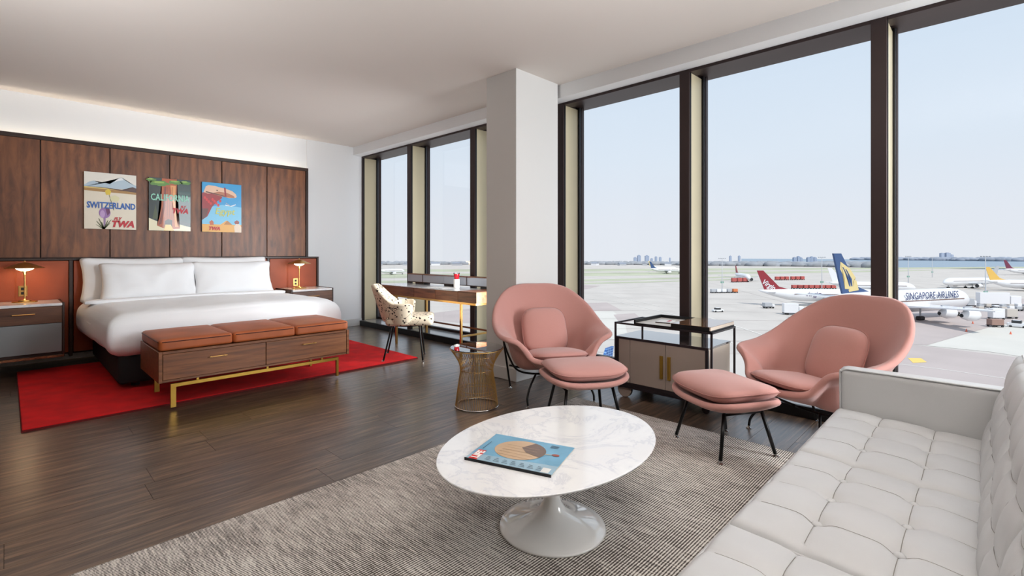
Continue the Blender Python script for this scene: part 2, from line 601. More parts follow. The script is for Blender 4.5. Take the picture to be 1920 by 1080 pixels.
struct('wall_right', bx(4.06, 4.46, Y1 + .052, Y1 + .2, -.14, 2.9), M_wall)

# ------------------------------------------------------------------ walnut wall panelling with a light cove
PY = 7.28
pan = thing('wall_panelling', 'tall walnut wall panelling behind the bed below a glowing cove', 'wall panelling', (0, PY, 0))
js = [-1.69, -1.48, -.902, -.324, .254, .833, 1.41, 1.986, 2.553, 3.098]
for a, b in zip(js, js[1:]):
    obj('wood_panel', bx(a + .005, b - .005, 0.0, .022, 1.14, 2.40, .0015), M_walnut, pan)
obj('backing_panel', bx(X0, 3.13, .022, .05, .1, 2.40), M_wdark, pan)
obj('top_trim', bx(X0, 3.137, -.004, .06, 2.402, 2.447, .002), M_wdark, pan)
obj('side_trim', bx(3.101, 3.137, -.004, .119, .1, 2.401, .002), M_wdark, pan)
led = tag(obj('cove_light', bx(X0 + .05, 3.08, 7.352, 7.372, 2.36, 2.372), mat('led_strip', (255, 240, 220), emit=(1, .86, .68), estr=20)),
    'warm light strip hidden behind the top of the walnut panelling', 'strip light')

# ------------------------------------------------------------------ headboard in cognac leather
hb = thing('headboard', 'wide headboard of cognac leather panels in a dark walnut frame', 'headboard', (0, 7.10, 0))
L, R_ = -.23, 3.215
obj('cap', bx(L, R_, -.006, .172, 1.112, 1.132, .002), M_wdark, hb)
for a, b in ((L + .03, .470), (.502, 2.492), (2.524, R_ - .032)):
    obj('leather_panel', bx(a + .004, b - .004, .0, .05, .12, 1.106, .006, 2), M_leatherw, hb)
for a in (L, .470, 2.492, R_ - .032):
    obj('divider', bx(a, a + .030, -.006, .172, .08, 1.1115, .002), M_wdark, hb)
obj('back_board', bx(L + .03, R_ - .032, .05, .172, .10, 1.11), M_wdark, hb)

# ------------------------------------------------------------------ rugs
gr = tag(obj('area_rug', bx(-.7, 3.255, -.75, 2.43, 0.0004, .009, .002), M_rug),
         'large woven grey rug with fine ribs under the oval marble table', 'rug')
rr = thing('bed_rug', 'bright red pile rug lying under the bed and bench', 'rug', (1.645, 5.735, 0))
obj('pile', bx(-1.572, 1.572, -1.132, 1.132, .0125, .019, .003), M_red, rr)
obj('backing', bx(-1.577, 1.577, -1.137, 1.137, .0004, .0125), M_redside, rr)

# ------------------------------------------------------------------ bed
def roundbox(x0, x1, y0, y1, z0, z1, r, n=26, fn=None):
    bm = bmesh.new()
    bmesh.ops.create_cube(bm, size=2)
    bmesh.ops.subdivide_edges(bm, edges=bm.edges[:], cuts=n, use_grid_fill=True)
    c = Vector(((x0 + x1) / 2, (y0 + y1) / 2, (z0 + z1) / 2))
    h = Vector(((x1 - x0) / 2, (y1 - y0) / 2, (z1 - z0) / 2))
    for v in bm.verts:
        # concentrate samples near the edges
        q = Vector([math.copysign(abs(t) ** 0.8, t) * hh for t, hh in zip(v.co, h)])
        i = Vector([max(-hh + r, min(hh - r, t)) for t, hh in zip(q, h)])
        d = q - i
        if d.length > 1e-9:
            m = max(abs(d.x), abs(d.y), abs(d.z))
            d = d.normalized() * m
        p = i + d
        v.co = c + p
        if fn: v.co = fn(v.co.copy(), p, h)
    return bm

BF, BH = 5.25, 7.06
def duvet_fn(co, p, h):
    t = (co.y - BF) / (BH - BF)                      # 0 at the foot, 1 at the head
    u = p.x / h.x
    side = abs(u)
    zt = (co.z - .3) / .38
    co.x += .07 * (1 - t) + 0.012 * noise.noise(Vector((co.y * 3, co.z * 4, 1 if u > 0 else 5))) * side
    # sides billow a little above the hem
    bul = math.sin(max(0, min(1, zt)) * PI) * .035
    if side > .9: co.x += math.copysign(bul, u)
    if p.y < -h.y * .9: co.y -= bul * .8 + .012 * noise.noise(Vector((co.x * 4, co.z * 3, 3)))
    # hem wanders
    if zt < .3: co.z += .012 * noise.noise(Vector((co.x * 3.1, co.y * 2.7, 8)))
    if zt > .6:
        co.z += .014 * noise.noise(Vector((co.x * 2.2, co.y * 2.0, 0))) + .006 * noise.noise(Vector((co.x * 7, co.y * 5, 4)))
        co.z += .02 * (1 - u * u) * (1 if zt > .9 else .5)
    # gathered fold at the foot corners
    cx = (p.x + h.x) if p.x < 0 else (h.x - p.x)
    cy = p.y + h.y
    rr_ = math.hypot(cx, cy)
    co.z += 0 if zt < .5 else -.012 * math.exp(-(rr_ / .12) ** 2)
    k = .02 * math.exp(-((cx - .02) / .03) ** 2) * math.exp(-(cy / .10) ** 2)
    co.x += math.copysign(k, u); co.y -= k
    return co
bed = thing('bed', 'king bed with a smooth white duvet on a black upholstered base', 'bed', (1.52, 6.15, 0))
def off(bm, v):
    bmesh.ops.translate(bm, verts=bm.verts, vec=v)
    return bm
bo = Vector((-1.52, -6.15, 0))
obj('duvet', off(roundbox(.545, 2.535, BF, BH - .01, .30, .675, .11, 46, duvet_fn), bo), M_linen, bed, smooth=True)
obj('mattress', off(bx(.64, 2.50, BF + .12, 7.085, .34, .60, .05, 3), bo), M_linen, bed, smooth=True)
obj('bed_base', off(bx(.66, 2.56, BF + .045, 7.085, .065, .315, .03, 3), bo), M_blackfab, bed, smooth=True)
for x in (.8, 2.4):
    for y in (BF + .2, 6.9):
        obj('foot', off(lt([(0, .0192), (.03, .0192), (.03, .066), (0, .066)], 12), bo + Vector((x, y, 0))), M_black, bed)
# head end fold of the sheet
fold = off(roundbox(.545, 2.51, 6.50, 6.64, .665, .705, .016, 20, lambda co, p, h: co + Vector((0, .012 * noise.noise(Vector((co.x * 2, 0, 2))), .012 * math.sin((co.x - .5) * 1.5)))), bo)
obj('folded_sheet', fold, M_linen, bed, smooth=True)

def pillow(name, label, c, w, h_, t, tilt, yaw, seed):
    bm = superpad(w, h_, t, 34, 24, p=16, edge=2.0, wob=.16, seed=seed, pinch=.075)
    for v in bm.verts:
        v.co.z += .008 * noise.noise(Vector((v.co.x * 9 + seed, v.co.y * 7, 2)))
        ax = abs(v.co.x) / (w / 2)
        if ax > .8: v.co.z += .012 * noise.noise(Vector((v.co.x * 2, v.co.y * 16, seed)))
    m = Matrix.Rotation(yaw, 4, 'Z') @ Matrix.Rotation(tilt, 4, 'X')
    bmesh.ops.transform(bm, matrix=m, verts=bm.verts)
    o = obj(name, bm, M_linen, None, smooth=True, loc=c)
    tag(o, label, 'pillow', 'white pillows against the headboard')
    return o
pillow('pillow', 'white pillow standing behind another one, beside the lamp whose nightstand shows its drawer', (1.03, 6.985, .895), .99, .50, .15, math.radians(80), .0, 1)
pillow('pillow', 'white pillow standing behind another one, on the window side of the bed', (1.955, 6.985, .90), 1.0, .50, .15, math.radians(80), .0, 2)
pillow('pillow', 'white pillow leaning in front, below the poster that reads SWITZERLAND', (1.135, 6.78, .87), .92, .45, .18, math.radians(70), -.02, 3)
pillow('pillow', 'white pillow leaning in front, below the poster with the blue sky', (1.99, 6.77, .875), .92, .45, .17, math.radians(70), .03, 4)

# ------------------------------------------------------------------ nightstands
def nightstand(x, label):
    t = thing('nightstand', label, 'nightstand', (x, 7.09, 0), 0, 'nightstands on the leather headboard')
    W2, D = .283, .525
    obj('marble_top', bx(-W2 + .012, W2 - .012, -D - .002, -.002, .672, .698, .003), M_marble, t)
    for s in (-1, 1):
        obj('side_panel', bx(s * W2 - .012 if s > 0 else -W2 - .006, s * W2 + .006 if s > 0 else -W2 + .012, -D, -.001, .17, .702, .002), M_wdark, t)
    obj('carcass', bx(-W2 + .013, W2 - .013, -D + .03, -.004, .19, .671), M_wdark, t)
    d = obj('drawer', bx(-W2 + .014, W2 - .014, -D - .004, -D + .028, .507, .669, .002), M_wdrawer, t)
    obj('handle', tb([(-.078, -D - .028, .605), (.078, -D - .028, .605)], .0055, 8), M_brass, d)
    for q in (-.062, .062): obj('handle_post', tb([(q, -D - .004, .605), (q, -D - .028, .605)], .004, 8), M_brass, d)
    obj('glass_front', bx(-W2 + .014, W2 - .014, -D - .002, -D + .028, .222, .503, .002), M_frost, t)
    obj('bottom_rail', bx(-W2 + .0, W2 - .0, -D - .006, -.002, .168, .189, .002), M_waly, t)
    return t
nightstand(.113, 'walnut nightstand with marble top, brass bar handle and frosted lower front')
nightstand(2.893, 'walnut nightstand half hidden behind the bed, on the window side')

def lamp(x, y, label):
    t = thing('table_lamp', label, 'lamp', (x, y, .698), 0, 'brass table lamps')
    obj('base', lt([(0, 0), (.094, 0), (.096, .004), (.094, .009), (.05, .011), (.048, .02), (.02, .024), (.012, .032), (0, .032)], 40), M_brass, t, autosmooth=35)
    obj('stem', lt([(.0065, .03), (.0065, .27), (.012, .275), (.012, .295), (.019, .30), (.019, .322), (0, .322)], 24), M_brass, t, autosmooth=35)
    obj('diffuser', lt([(0, .312), (.03, .314), (.055, .325), (.068, .338), (.0, .341)], 32), mat('lamp_glow', (255, 220, 160), emit=(1, .78, .48), estr=13), t, smooth=True)
    sh = obj('shade', lt([(.152, .341), (.150, .3425), (.10, .365), (.055, .386), (.02, .397), (0, .400), (0, .397), (.02, .394), (.055, .382), (.10, .361), (.149, .3405)], 56), M_brass, t, autosmooth=30)
    obj('finial', lt([(0, .400), (.004, .401), (.006, .408), (.004, .414), (0, .416)], 12), M_brass, sh, smooth=True)
    l = bpy.data.lights.new('bulb', 'POINT'); l.energy = .85; l.color = (1, .72, .45); l.shadow_soft_size = .03
    lo = bpy.data.objects.new('bulb', l); C.objects.link(lo); lo.location = (0, 0, .298); lo.parent = t
    lo.location = (0, -.045, .30)
lamp(.128, 6.92, 'lit brass lamp with a shallow dome shade, on the nightstand with the full view')
lamp(2.83, 6.86, 'lit brass dome lamp on the far nightstand beside the white pier')
def outlet(x, z, label):
    t = thing('wall_outlet', label, 'outlet', (x, 7.099, z), 0, 'brass outlet plates')
    obj('plate', bx(-.034, .034, -.006, 0, -.055, .055, .002), M_brass, t)
    for zz in (-.022, .022):
        obj('socket', bx(-.014, .014, -.0085, -.0062, zz - .014, zz + .014, .002), M_black, t)
outlet(.118, .80, 'small brass outlet plate behind the lamp with a full view of its nightstand')
outlet(2.875, .77, 'small brass outlet plate behind the lamp beside the white pier')

# ------------------------------------------------------------------ three travel posters
def flat(name, poly, z, rgb, parent):
    """a flat printed shape lying z in front of its board; poly in board coordinates (x, height)"""
    v = [(x, -z, y) for x, y in poly]
    bm = bmesh.new()
    a = [bm.verts.new(p) for p in v]
    bm.faces.new(a)
    bmesh.ops.triangulate(bm, faces=bm.faces[:])
    return obj(name, bm, mat('print_%d_%d_%d' % rgb, rgb, .35, coat=.2), parent)
def blob(cx_, cz, rx, rz, n=20, a0=0, a1=2 * PI, wob=0, seed=0):
    o = []
    for k in range(n):
        a = a0 + (a1 - a0) * k / n
        s = 1 + wob * math.sin(a * 5 + seed) + wob * .6 * math.sin(a * 9 + seed * 2)
        o.append((cx_ + rx * s * math.cos(a), cz + rz * s * math.sin(a)))
    return o
def poster(x, label, rgb, w=.468, h_=.642, z0=1.462):
    t = thing('poster', label, 'poster', (x, 7.277, z0), 0, 'travel posters on the walnut panelling')
    obj('board', bx(-w / 2, w / 2, -.028, 0, 0, h_, .001), mat('board_%d_%d_%d' % rgb, rgb, .32, coat=.2), t)
    return t
Wp, Hp = .468, .642
FR = (PI / 2, 0, 0)
Z0 = .0286
# 1 SWITZERLAND
p = poster(.838, 'cream travel poster reading SWITZERLAND above a purple flower', (226, 216, 196))
flat('sky_print', [(-.234, .47), (.234, .47), (.234, .642), (-.234, .642)], Z0, (228, 224, 214), p)
flat('mountain_print', [(-.234, .49), (-.19, .53), (-.15, .545), (-.11, .525), (-.06, .53), (-.01, .52), (.03, .555), (.07, .595), (.10, .605), (.13, .575), (.17, .55), (.21, .53), (.234, .52), (.234, .47), (-.234, .47)], Z0 + .0005, (176, 196, 210), p)
flat('snow_print', [(.02, .54), (.07, .592), (.10, .602), (.12, .575), (.09, .57), (.06, .56)], Z0 + .001, (224, 230, 234), p)
flat('hill_print', [(-.234, .475), (-.1, .478), (.0, .472), (.1, .462), (.16, .478), (.2, .503), (.234, .49), (.234, .435), (.0, .452), (-.234, .455)], Z0 + .001, (84, 56, 52), p)
flat('field_print', [(-.234, .462), (-.1, .468), (.234, .440), (.234, .415), (.1, .42), (-.1, .425), (-.234, .432)], Z0 + .0015, (170, 128, 70), p)
flat('field_print', [(-.234, .475), (-.05, .47), (.05, .455), (-.234, .462)], Z0 + .002, (222, 196, 120), p)
flat('bloom_print', blob(-.025, .425, .026, .034, 16, wob=.14), Z0 + .0025, (226, 196, 60), p)
flat('bloom_print', blob(.035, .355, .042, .036, 18, wob=.08), Z0 + .0025, (220, 214, 170), p)
flat('stem_print', [(-.02, .40), (-.014, .40), (.03, .22), (.022, .22)], Z0 + .002, (120, 120, 80), p)
flat('crocus_print', blob(-.055, .185, .052, .062, 20), Z0 + .0025, (150, 110, 168), p)
flat('crocus_print', [(-.05, .25), (-.012, .235), (-.006, .19), (-.03, .155), (-.04, .19)], Z0 + .003, (104, 40, 92), p)
flat('crocus_print', blob(-.075, .17, .022, .045, 14), Z0 + .003, (188, 154, 200), p)
flat('stem_print', [(-.066, .13), (-.046, .13), (-.05, .0), (-.064, .0)], Z0 + .002, (150, 120, 160), p)
for a, b in ((-.13, .09), (-.11, .12), (-.085, .08), (-.03, .10), (-.01, .07), (-.135, .05), (.0, .11)):
    flat('leaf_print', [(-.072, .0), (-.055, .0), (a + .006, b), (a, b)], Z0 + .003, (86, 92, 52), p)
text('title_lettering', 'SWITZERLAND', .098, mat('ink_blue', (34, 96, 176), .4), p, (.008, -Z0 - .004, .238), FR, .66, .0028)
text('airline_lettering', 'FLY', .045, mat('ink_red', (190, 22, 40), .4), p, (.06, -Z0 - .004, .108), FR, .9, .0022, .25, align='CENTER')
text('airline_lettering', 'TWA', .098, mat('ink_red', (190, 22, 40), .4), p, (.105, -Z0 - .004, .030), FR, .92, .0055, .25)
# 2 CALIFORNIA
p = poster(1.409, 'dark green travel poster reading CALIFORNIA with a red tree trunk', (22, 52, 52), .43)
wp = .215
flat('forest_print', [(-wp, .1), (-.08, .1), (-.08, .56), (-wp, .56)], Z0, (16, 36, 34), p)
flat('forest_print', [(.07, .14), (wp, .10), (wp, .5), (.07, .5)], Z0, (20, 66, 66), p)
flat('ground_print', [(-wp, 0), (wp, 0), (wp, .05), (.1, .08), (-.1, .10), (-.14, .115), (-wp, .15)], Z0 + .0005, (232, 224, 190), p)
flat('trunk_print', [(-.085, .64), (.07, .64), (.068, .30), (.085, .12), (.10, .03), (.03, .02), (-.05, .02), (-.135, .06), (-.11, .16), (-.09, .30)], Z0 + .001, (176, 84, 38), p)
flat('trunk_print', [(.0, .56), (.06, .56), (.055, .30), (.07, .12), (.085, .05), (.05, .05), (.03, .30)], Z0 + .0015, (222, 150, 84), p)
flat('trunk_print', [(-.06, .54), (-.04, .54), (-.05, .3), (-.09, .08), (-.12, .07), (-.075, .3)], Z0 + .0015, (120, 44, 26), p)
for q in (-.03, -.008, .018):
    flat('bark_print', [(q, .54), (q + .006, .54), (q + .002, .2), (q - .004, .14)], Z0 + .0018, (140, 62, 30), p)
flat('arch_print', [(-.06, .045), (-.055, .12), (-.02, .145), (.02, .13), (.02, .045)], Z0 + .002, (36, 18, 16), p)
flat('road_print', [(-.065, 0), (.04, 0), (.005, .075), (-.05, .075)], Z0 + .0025, (232, 190, 92), p)
for (a, b, c_, d_) in ((-.11, .575, .10, .032), (.055, .60, .07, .024), (.16, .605, .055, .022), (-.19, .61, .05, .02)):
    flat('bough_print', blob(a, b, c_, d_, 26, wob=.12, seed=a * 40), Z0 + .0025, (84, 134, 48), p)
    flat('bough_print', blob(a - .01, b + .012, c_ * .6, d_ * .4, 20, wob=.12, seed=a * 20), Z0 + .003, (140, 176, 74), p)
flat('fir_print', [(-.18, .14), (-.12, .14), (-.15, .32)], Z0 + .0006, (58, 70, 30), p)
text('title_lettering', 'CALIFORNIA', .112, mat('ink_aqua', (150, 214, 190), .4), p, (.0, -Z0 - .004, .368), FR, .62, .002)
text('airline_lettering', 'FLY', .038, mat('ink_red', (190, 22, 40), .4), p, (.135, -Z0 - .004, .290), FR, .9, .002, .25)
text('airline_lettering', 'TWA', .082, mat('ink_red', (190, 22, 40), .4), p, (.10, -Z0 - .004, .222), FR, .9, .0045, .25)
# 3 Egypt (generic desert scene in the same colours)
p = poster(1.982, 'sky blue travel poster with yellow Egypt lettering over sand', (34, 152, 210), .462)
wp = .231
flat('pale_sky_print', [(-wp, .0), (wp, .0), (wp, .34), (-.0, .36), (-wp, .30)], Z0, (120, 194, 228), p)
flat('sand_print', [(-wp, 0), (wp, 0), (wp, .10), (.12, .10), (.05, .155), (-.02, .10), (-wp, .10)], Z0 + .0005, (226, 168, 78), p)
flat('pyramid_print', [(.02, .10), (.06, .155), (.10, .12), (.12, .10)], Z0 + .001, (176, 116, 52), p)
flat('neck_print', [(-wp, .50), (-.15, .53), (-.02, .50), (.0, .45), (-.06, .40), (-.12, .32), (-.17, .20), (-wp, .15)], Z0 + .001, (150, 24, 34), p)
flat('neck_print', [(-wp, .30), (-.16, .30), (-.18, .20), (-wp, .15)], Z0 + .0015, (96, 44, 40), p)
for k in range(9):
    a = -.2 + .022 * k
    flat('tassel_print', blob(a, .44 - .02 * (k % 4) - .004 * k, .014, .02, 8), Z0 + .0015, (206, 40, 46), p)
flat('head_print', [(-.215, .51), (-.19, .585), (-.16, .605), (-.08, .60), (-.02, .585), (.04, .575), (.12, .55), (.165, .51), (.175, .475), (.15, .46), (.08, .455), (.03, .465), (-.05, .48), (-.12, .50), (-.17, .495)], Z0 + .002, (226, 186, 158), p)
flat('head_print', [(-.13, .50), (-.04, .53), (.06, .52), (.14, .485), (.15, .46), (.03, .462), (-.05, .478)], Z0 + .0023, (178, 112, 80), p)
flat('bridle_print', [(.02, .59), (.04, .585), (.05, .47), (.03, .47)], Z0 + .0028, (150, 30, 36), p)
flat('bridle_print', [(-.19, .525), (-.04, .495), (.03, .48), (.03, .47), (-.05, .485), (-.19, .51)], Z0 + .0028, (90, 40, 36), p)
flat('eye_print', blob(-.06, .545, .012, .006, 10), Z0 + .0028, (40, 26, 24), p)
flat('plane_print', [(.03, .365), (.10, .352), (.16, .375), (.165, .37), (.11, .342), (.04, .352)], Z0 + .002, (236, 236, 236), p)
flat('plane_print', [(.04, .385), (.05, .388), (.10, .352), (.09, .348)], Z0 + .0022, (170, 176, 182), p)
flat('rider_print', [(-.14, .09), (-.15, .13), (-.12, .155), (-.10, .13), (-.10, .09)], Z0 + .001, (190, 96, 50), p)
flat('figure_print', [(.15, .0), (.14, .08), (.17, .12), (.21, .11), (.231, .07), (.231, .0)], Z0 + .0015, (226, 206, 184), p)
flat('figure_print', blob(.175, .135, .03, .025, 12, wob=.12), Z0 + .0018, (150, 66, 52), p)
text('title_lettering', 'Egypt', .115, mat('ink_yellow', (206, 204, 90), .4), p, (.03, -Z0 - .004, .235), FR, .92, .001, .18)
text('airline_lettering', 'TWA', .06, mat('ink_red', (190, 22, 40), .4), p, (-.095, -Z0 - .004, .026), FR, .95, .0035, .25)

# ------------------------------------------------------------------ bench at the foot of the bed
def padbox(w, d, h_, r, n=18, crown=.012, x=0, y=0, z=0):
    def fn(co, p, hh):
        if p.z > 0: co.z += crown * (1 - (p.x / hh.x) ** 2) * (1 - (p.y / hh.y) ** 2)
        return co
    return roundbox(x - w / 2, x + w / 2, y - d / 2, y + d / 2, z, z + h_, r, n, fn)
bn = thing('bench', 'long walnut bench with two drawers, brass legs and a cognac leather cushion', 'bench', (1.545, 4.43, 0))
for s in (-1, 1):
    obj('side_panel', bx(min(s * .757, s * .733), max(s * .757, s * .733), -.006, .70, .218, .452, .002), M_walx, bn)
obj('carcass', bx(-.732, .732, .022, .70, .219, .450), M_walx, bn)
obj('top_rail', bx(-.732, .732, -.001, .021, .431, .450, .001), M_walx, bn)
obj('bottom_rail', bx(-.732, .732, -.001, .021, .219, .236, .001), M_walx, bn)
for s in (-1, 1):
    d = obj('drawer', bx(-.729 if s < 0 else .003, -.003 if s < 0 else .729, -.004, .021, .2385, .4285, .001), M_walx, bn)
    cxx = s * .366
    obj('handle', tb([(cxx - .062, -.03, .372), (cxx + .062, -.03, .372)], .004, 8), M_brass, d)
    for q in (-.048, .048):
        obj('handle_post', tb([(cxx + q, -.0045, .372), (cxx + q, -.036, .372)], .0045, 8), M_brass, d)
for i in (-1, 0, 1):
    c_ = obj('seat_cushion', padbox(.502, .69, .088, .022, 16, .014, i * .503, .345, .4515), M_leather, bn, smooth=True)
    L_ = [(a * 1.0 + i * .503, b + .345, .522) for a, b, _ in seam_loop(.506, .694, 22, 60)]
    obj('piping', tb(L_, .0038, 6, closed=True), M_pipe, c_)
fb = bmesh.new()
def brassframe(y):
    bm = bmesh.new()
    box(bm, -.678, .662, y, y + .022, .172, .199, .001)
    box(bm, -.678, -.642, y, y + .022, .0192, .172, .001)
    box(bm, .640, .662, y, y + .022, .0195, .172, .001)
    for q in (-.5, .02, .5):
        box(bm, q - .008, q + .008, y + .002, y + .018, .1995, .2185)
    return bm
obj('leg_frame', off(brassframe(.015), Vector((0, 0, 0))), M_brassd, bn)
obj('leg_frame', brassframe(.60), M_brassd, bn)

# ------------------------------------------------------------------ coffee table
ct = thing('coffee_table', 'oval white marble coffee table on a glossy white pedestal', 'table', (1.655, 1.362, .009))
obj('pedestal', lt([(0, 0), (.228, 0), (.231, .004), (.226, .010), (.19, .018), (.14, .032), (.095, .05), (.06, .076), (.038, .11), (.027, .155), (.0225, .21), (.023, .29), (.032, .325), (.07, .344), (.14, .350), (0, .3505)], 72), M_white, ct, smooth=True)
def oval(bm, a, b, prof, n=96):
    rings = []
    for r, z in prof:
        rings.append([bm.verts.new(((a + r) * math.cos(2 * PI * k / n), (b + r) * math.sin(2 * PI * k / n), z)) for k in range(n)])
    for A, B in zip(rings, rings[1:]):
        for k in range(n): bm.faces.new((A[k], A[(k + 1) % n], B[(k + 1) % n], B[k]))
    bm.faces.new(rings[0][::-1]); bm.faces.new(rings[-1])
    return bm
tp = obj('tabletop', oval(bmesh.new(), .556, .398, [(-.03, .351), (-.004, .361), (0, .367), (0, .369), (-.002, .371)]), M_marble, ct, autosmooth=25)
tp.rotation_euler = (0, 0, .03)

# magazine
MG = (1.449, 1.356)
mg = thing('magazine', 'magazine with a sky blue cover, a tan balloon and a red LIFE title block', 'magazine', (MG[0], MG[1], .3802), math.radians(18.9))
mw, mh = .138, .182
def mbox(w1, w2, h1, h2, z0, z1, nx=14):
    bm = bmesh.new()
    G = []
    for zz in (z0, z1):
        for j in range(2):
            G.append([bm.verts.new((w1 + (w2 - w1) * i / nx, (h1, h2)[j], zz + .002 * max(0, (i / nx - .7) / .3) ** 2 * (1 + .6 * j) + .0016 * math.sin(i / nx * PI))) for i in range(nx + 1)])
    for i in range(nx):
        bm.faces.new((G[2][i], G[2][i + 1], G[3][i + 1], G[3][i]))
        bm.faces.new((G[0][i], G[1][i], G[1][i + 1], G[0][i + 1]))
        bm.faces.new((G[0][i], G[0][i + 1], G[2][i + 1], G[2][i]))
        bm.faces.new((G[1][i], G[3][i], G[3][i + 1], G[1][i + 1]))
    for i in (0, nx):
        bm.faces.new((G[0][i], G[2][i], G[3][i], G[1][i]))
    return bm
obj('pages', mbox(-mw + .002, mw - .002, -mh + .002, mh - .002, 0.0, .006), mat('page_edges', (206, 198, 182), .8), mg)
obj('spine', bx(-mw - .0015, -mw + .0015, -mh, mh, 0, .0105), mat('magazine_spine', (24, 26, 30), .6), mg)
obj('cover', mbox(-mw, mw, -mh, mh, .0062, .0072), mat('cover_blue', (112, 164, 192), .35, noise_amt=.12, noise_scale=6), mg)
def mflat(name, poly, z, rgb, parent=mg):
    bm = bmesh.new()
    def hz(x): 
        t = (x + mw) / (2 * mw)
        return .0072 + .002 * max(0, (t - .7) / .3) ** 2 * 1.5 + .0016 * math.sin(max(0, min(1, t)) * PI)
    a = [bm.verts.new((x, y, hz(x) + z)) for x, y in poly]
    bm.faces.new(a); bmesh.ops.triangulate(bm, faces=bm.faces[:])
    return obj(name, bm, mat('print_%d_%d_%d' % rgb, rgb, .35, coat=.2), parent)
mflat('cover_print', [(-mw, mh), (-mw, -mh), (-.06, -mh), (-.085, mh)], .0006, (150, 180, 196))
mflat('balloon_print', blob(.02, .012, .092, .108, 40), .0012, (196, 166, 134))
mflat('balloon_print', [(.02 + .092 * math.cos(a), .012 + .108 * math.sin(a)) for a in [x * .08 - 2.0 for x in range(22)]] + [(.045, .015), (.005, -.02)], .0017, (112, 92, 82))
for k in range(5):
    mflat('balloon_print', [(-.045 + .024 * k, .085), (-.043 + .024 * k, .085), (-.05 + .026 * k, -.06), (-.052 + .026 * k, -.06)], .0019, (168, 138, 110))
mflat('rope_print', [(.018, -.096), (.026, -.096), (.031, -.128), (.027, -.128)], .0014, (206, 190, 160))
mflat('basket_print', blob(.03, -.138, .011, .016, 12), .0016, (150, 74, 62))
mflat('logo_block', [(-.132, .168), (-.044, .168), (-.044, .132), (-.132, .132)], .0014, (206, 44, 40))
text('logo_lettering', 'LIFE', .043, mat('ink_white', (240, 236, 230), .4), mg, (-.088, .1345, .0098), (0, 0, 0), .95, .002, ext=.0002)
for k in range(7):
    for r in range(3):
        x = -.118 + .012 * r; y = .104 - .036 * k
        mflat('print_line', [(x, y), (x + .004, y), (x + .004, y - .026 + .006 * ((k * 3 + r) % 3)), (x, y - .026 + .006 * ((k * 3 + r) % 3))], .0012, (84, 104, 118))
for k in range(6):
    mflat('print_line', [(-.03 + .0, .16 - .0 * k), (-.03 + .014 * k + .01, .16), (-.03 + .014 * k + .01, .157), (-.03, .157)], .0011 + .0001 * k, (60, 92, 116))
mflat('caption_print', [(-.128, -.134), (-.09, -.134), (-.09, -.166), (-.128, -.166)], .0013, (222, 222, 218))
for k in range(3):
    mflat('print_line', [(.095 + .009 * k, -.09), (.099 + .009 * k, -.09), (.099 + .009 * k, -.125), (.095 + .009 * k, -.125)], .0012, (66, 96, 118))

# ------------------------------------------------------------------ wire side table
st = thing('side_table', 'round side table of fine vertical gold wires with a glass top', 'side table', (2.560, 2.868, 0))
prof = spline([(.166, 0, .012), (.158, 0, .07), (.146, 0, .16), (.133, 0, .24), (.128, 0, .285), (.140, 0, .34), (.170, 0, .395), (.205, 0, .445)], 5)
NR = 72
r0 = obj('wire_rod', tb(prof, .0017, 5), M_brass, st, smooth=True)
for k in range(1, NR):
    c_ = r0.copy(); C.objects.link(c_); c_.rotation_euler = (0, 0, 2 * PI * k / NR)
def ring(r, z, t, n=72):
    return tb([(r * math.cos(2 * PI * k / n), r * math.sin(2 * PI * k / n), z) for k in range(n)], t, 8, closed=True)
obj('base_ring', ring(.168, .0065, .0062), M_chrome, st, smooth=True)
for z, r in ((.11, .151), (.135, .147), (.285, .1262), (.40, .170)):
    obj('hoop', ring(r, z, .0016), M_brass, st, smooth=True)
obj('top_ring', ring(.207, .4475, .0035), M_brass, st, smooth=True)
obj('glass_top', lt([(0, .452), (.204, .452), (.206, .455), (.204, .459), (0, .459)], 64), M_tglass, st)

# ------------------------------------------------------------------ womb-style lounge chairs and footstools
def rimpt(a):
    """rim of the shell; a = 0 at the back, +-pi at the front"""
    K = [(0, 0.0, .47, .915), (.35, .20, .455, .91), (.62, .36, .39, .865), (.95, .50, .25, .745), (1.25, .56, .09, .625), (1.55, .57, -.06, .560),
         (1.80, .555, -.21, .540), (1.93, .505, -.275, .532), (2.05, .425, -.298, .515), (2.18, .360, -.308, .452), (2.40, .305, -.342, .386), (2.75, .165, -.39, .356), (PI, 0, -.42, .348)]
    s = 1 if a >= 0 else -1
    a = abs(a)
    for i in range(len(K) - 1):
        if K[i][0] <= a <= K[i + 1][0] + 1e-9:
            k0 = K[max(0, i - 1)] if i > 0 else (-K[1][0], -K[1][1], K[1][2], K[1][3])
            k1, k2 = K[i], K[i + 1]
            k3 = K[i + 2] if i + 2 < len(K) else (2 * PI - K[-2][0], -K[-2][1], K[-2][2], K[-2][3])
            t = (a - k1[0]) / (k2[0] - k1[0])
            r = []
            for c_ in (1, 2, 3):
                m1 = (k2[c_] - k0[c_]) / (k2[0] - k0[0]) * (k2[0] - k1[0])
                m2 = (k3[c_] - k1[c_]) / (k3[0] - k1[0]) * (k2[0] - k1[0])
                r.append((2 * t ** 3 - 3 * t * t + 1) * k1[c_] + (t ** 3 - 2 * t * t + t) * m1 + (-2 * t ** 3 + 3 * t * t) * k2[c_] + (t ** 3 - t * t) * m2)
            return Vector((s * r[0] * .85, r[1] * .93, r[2]))
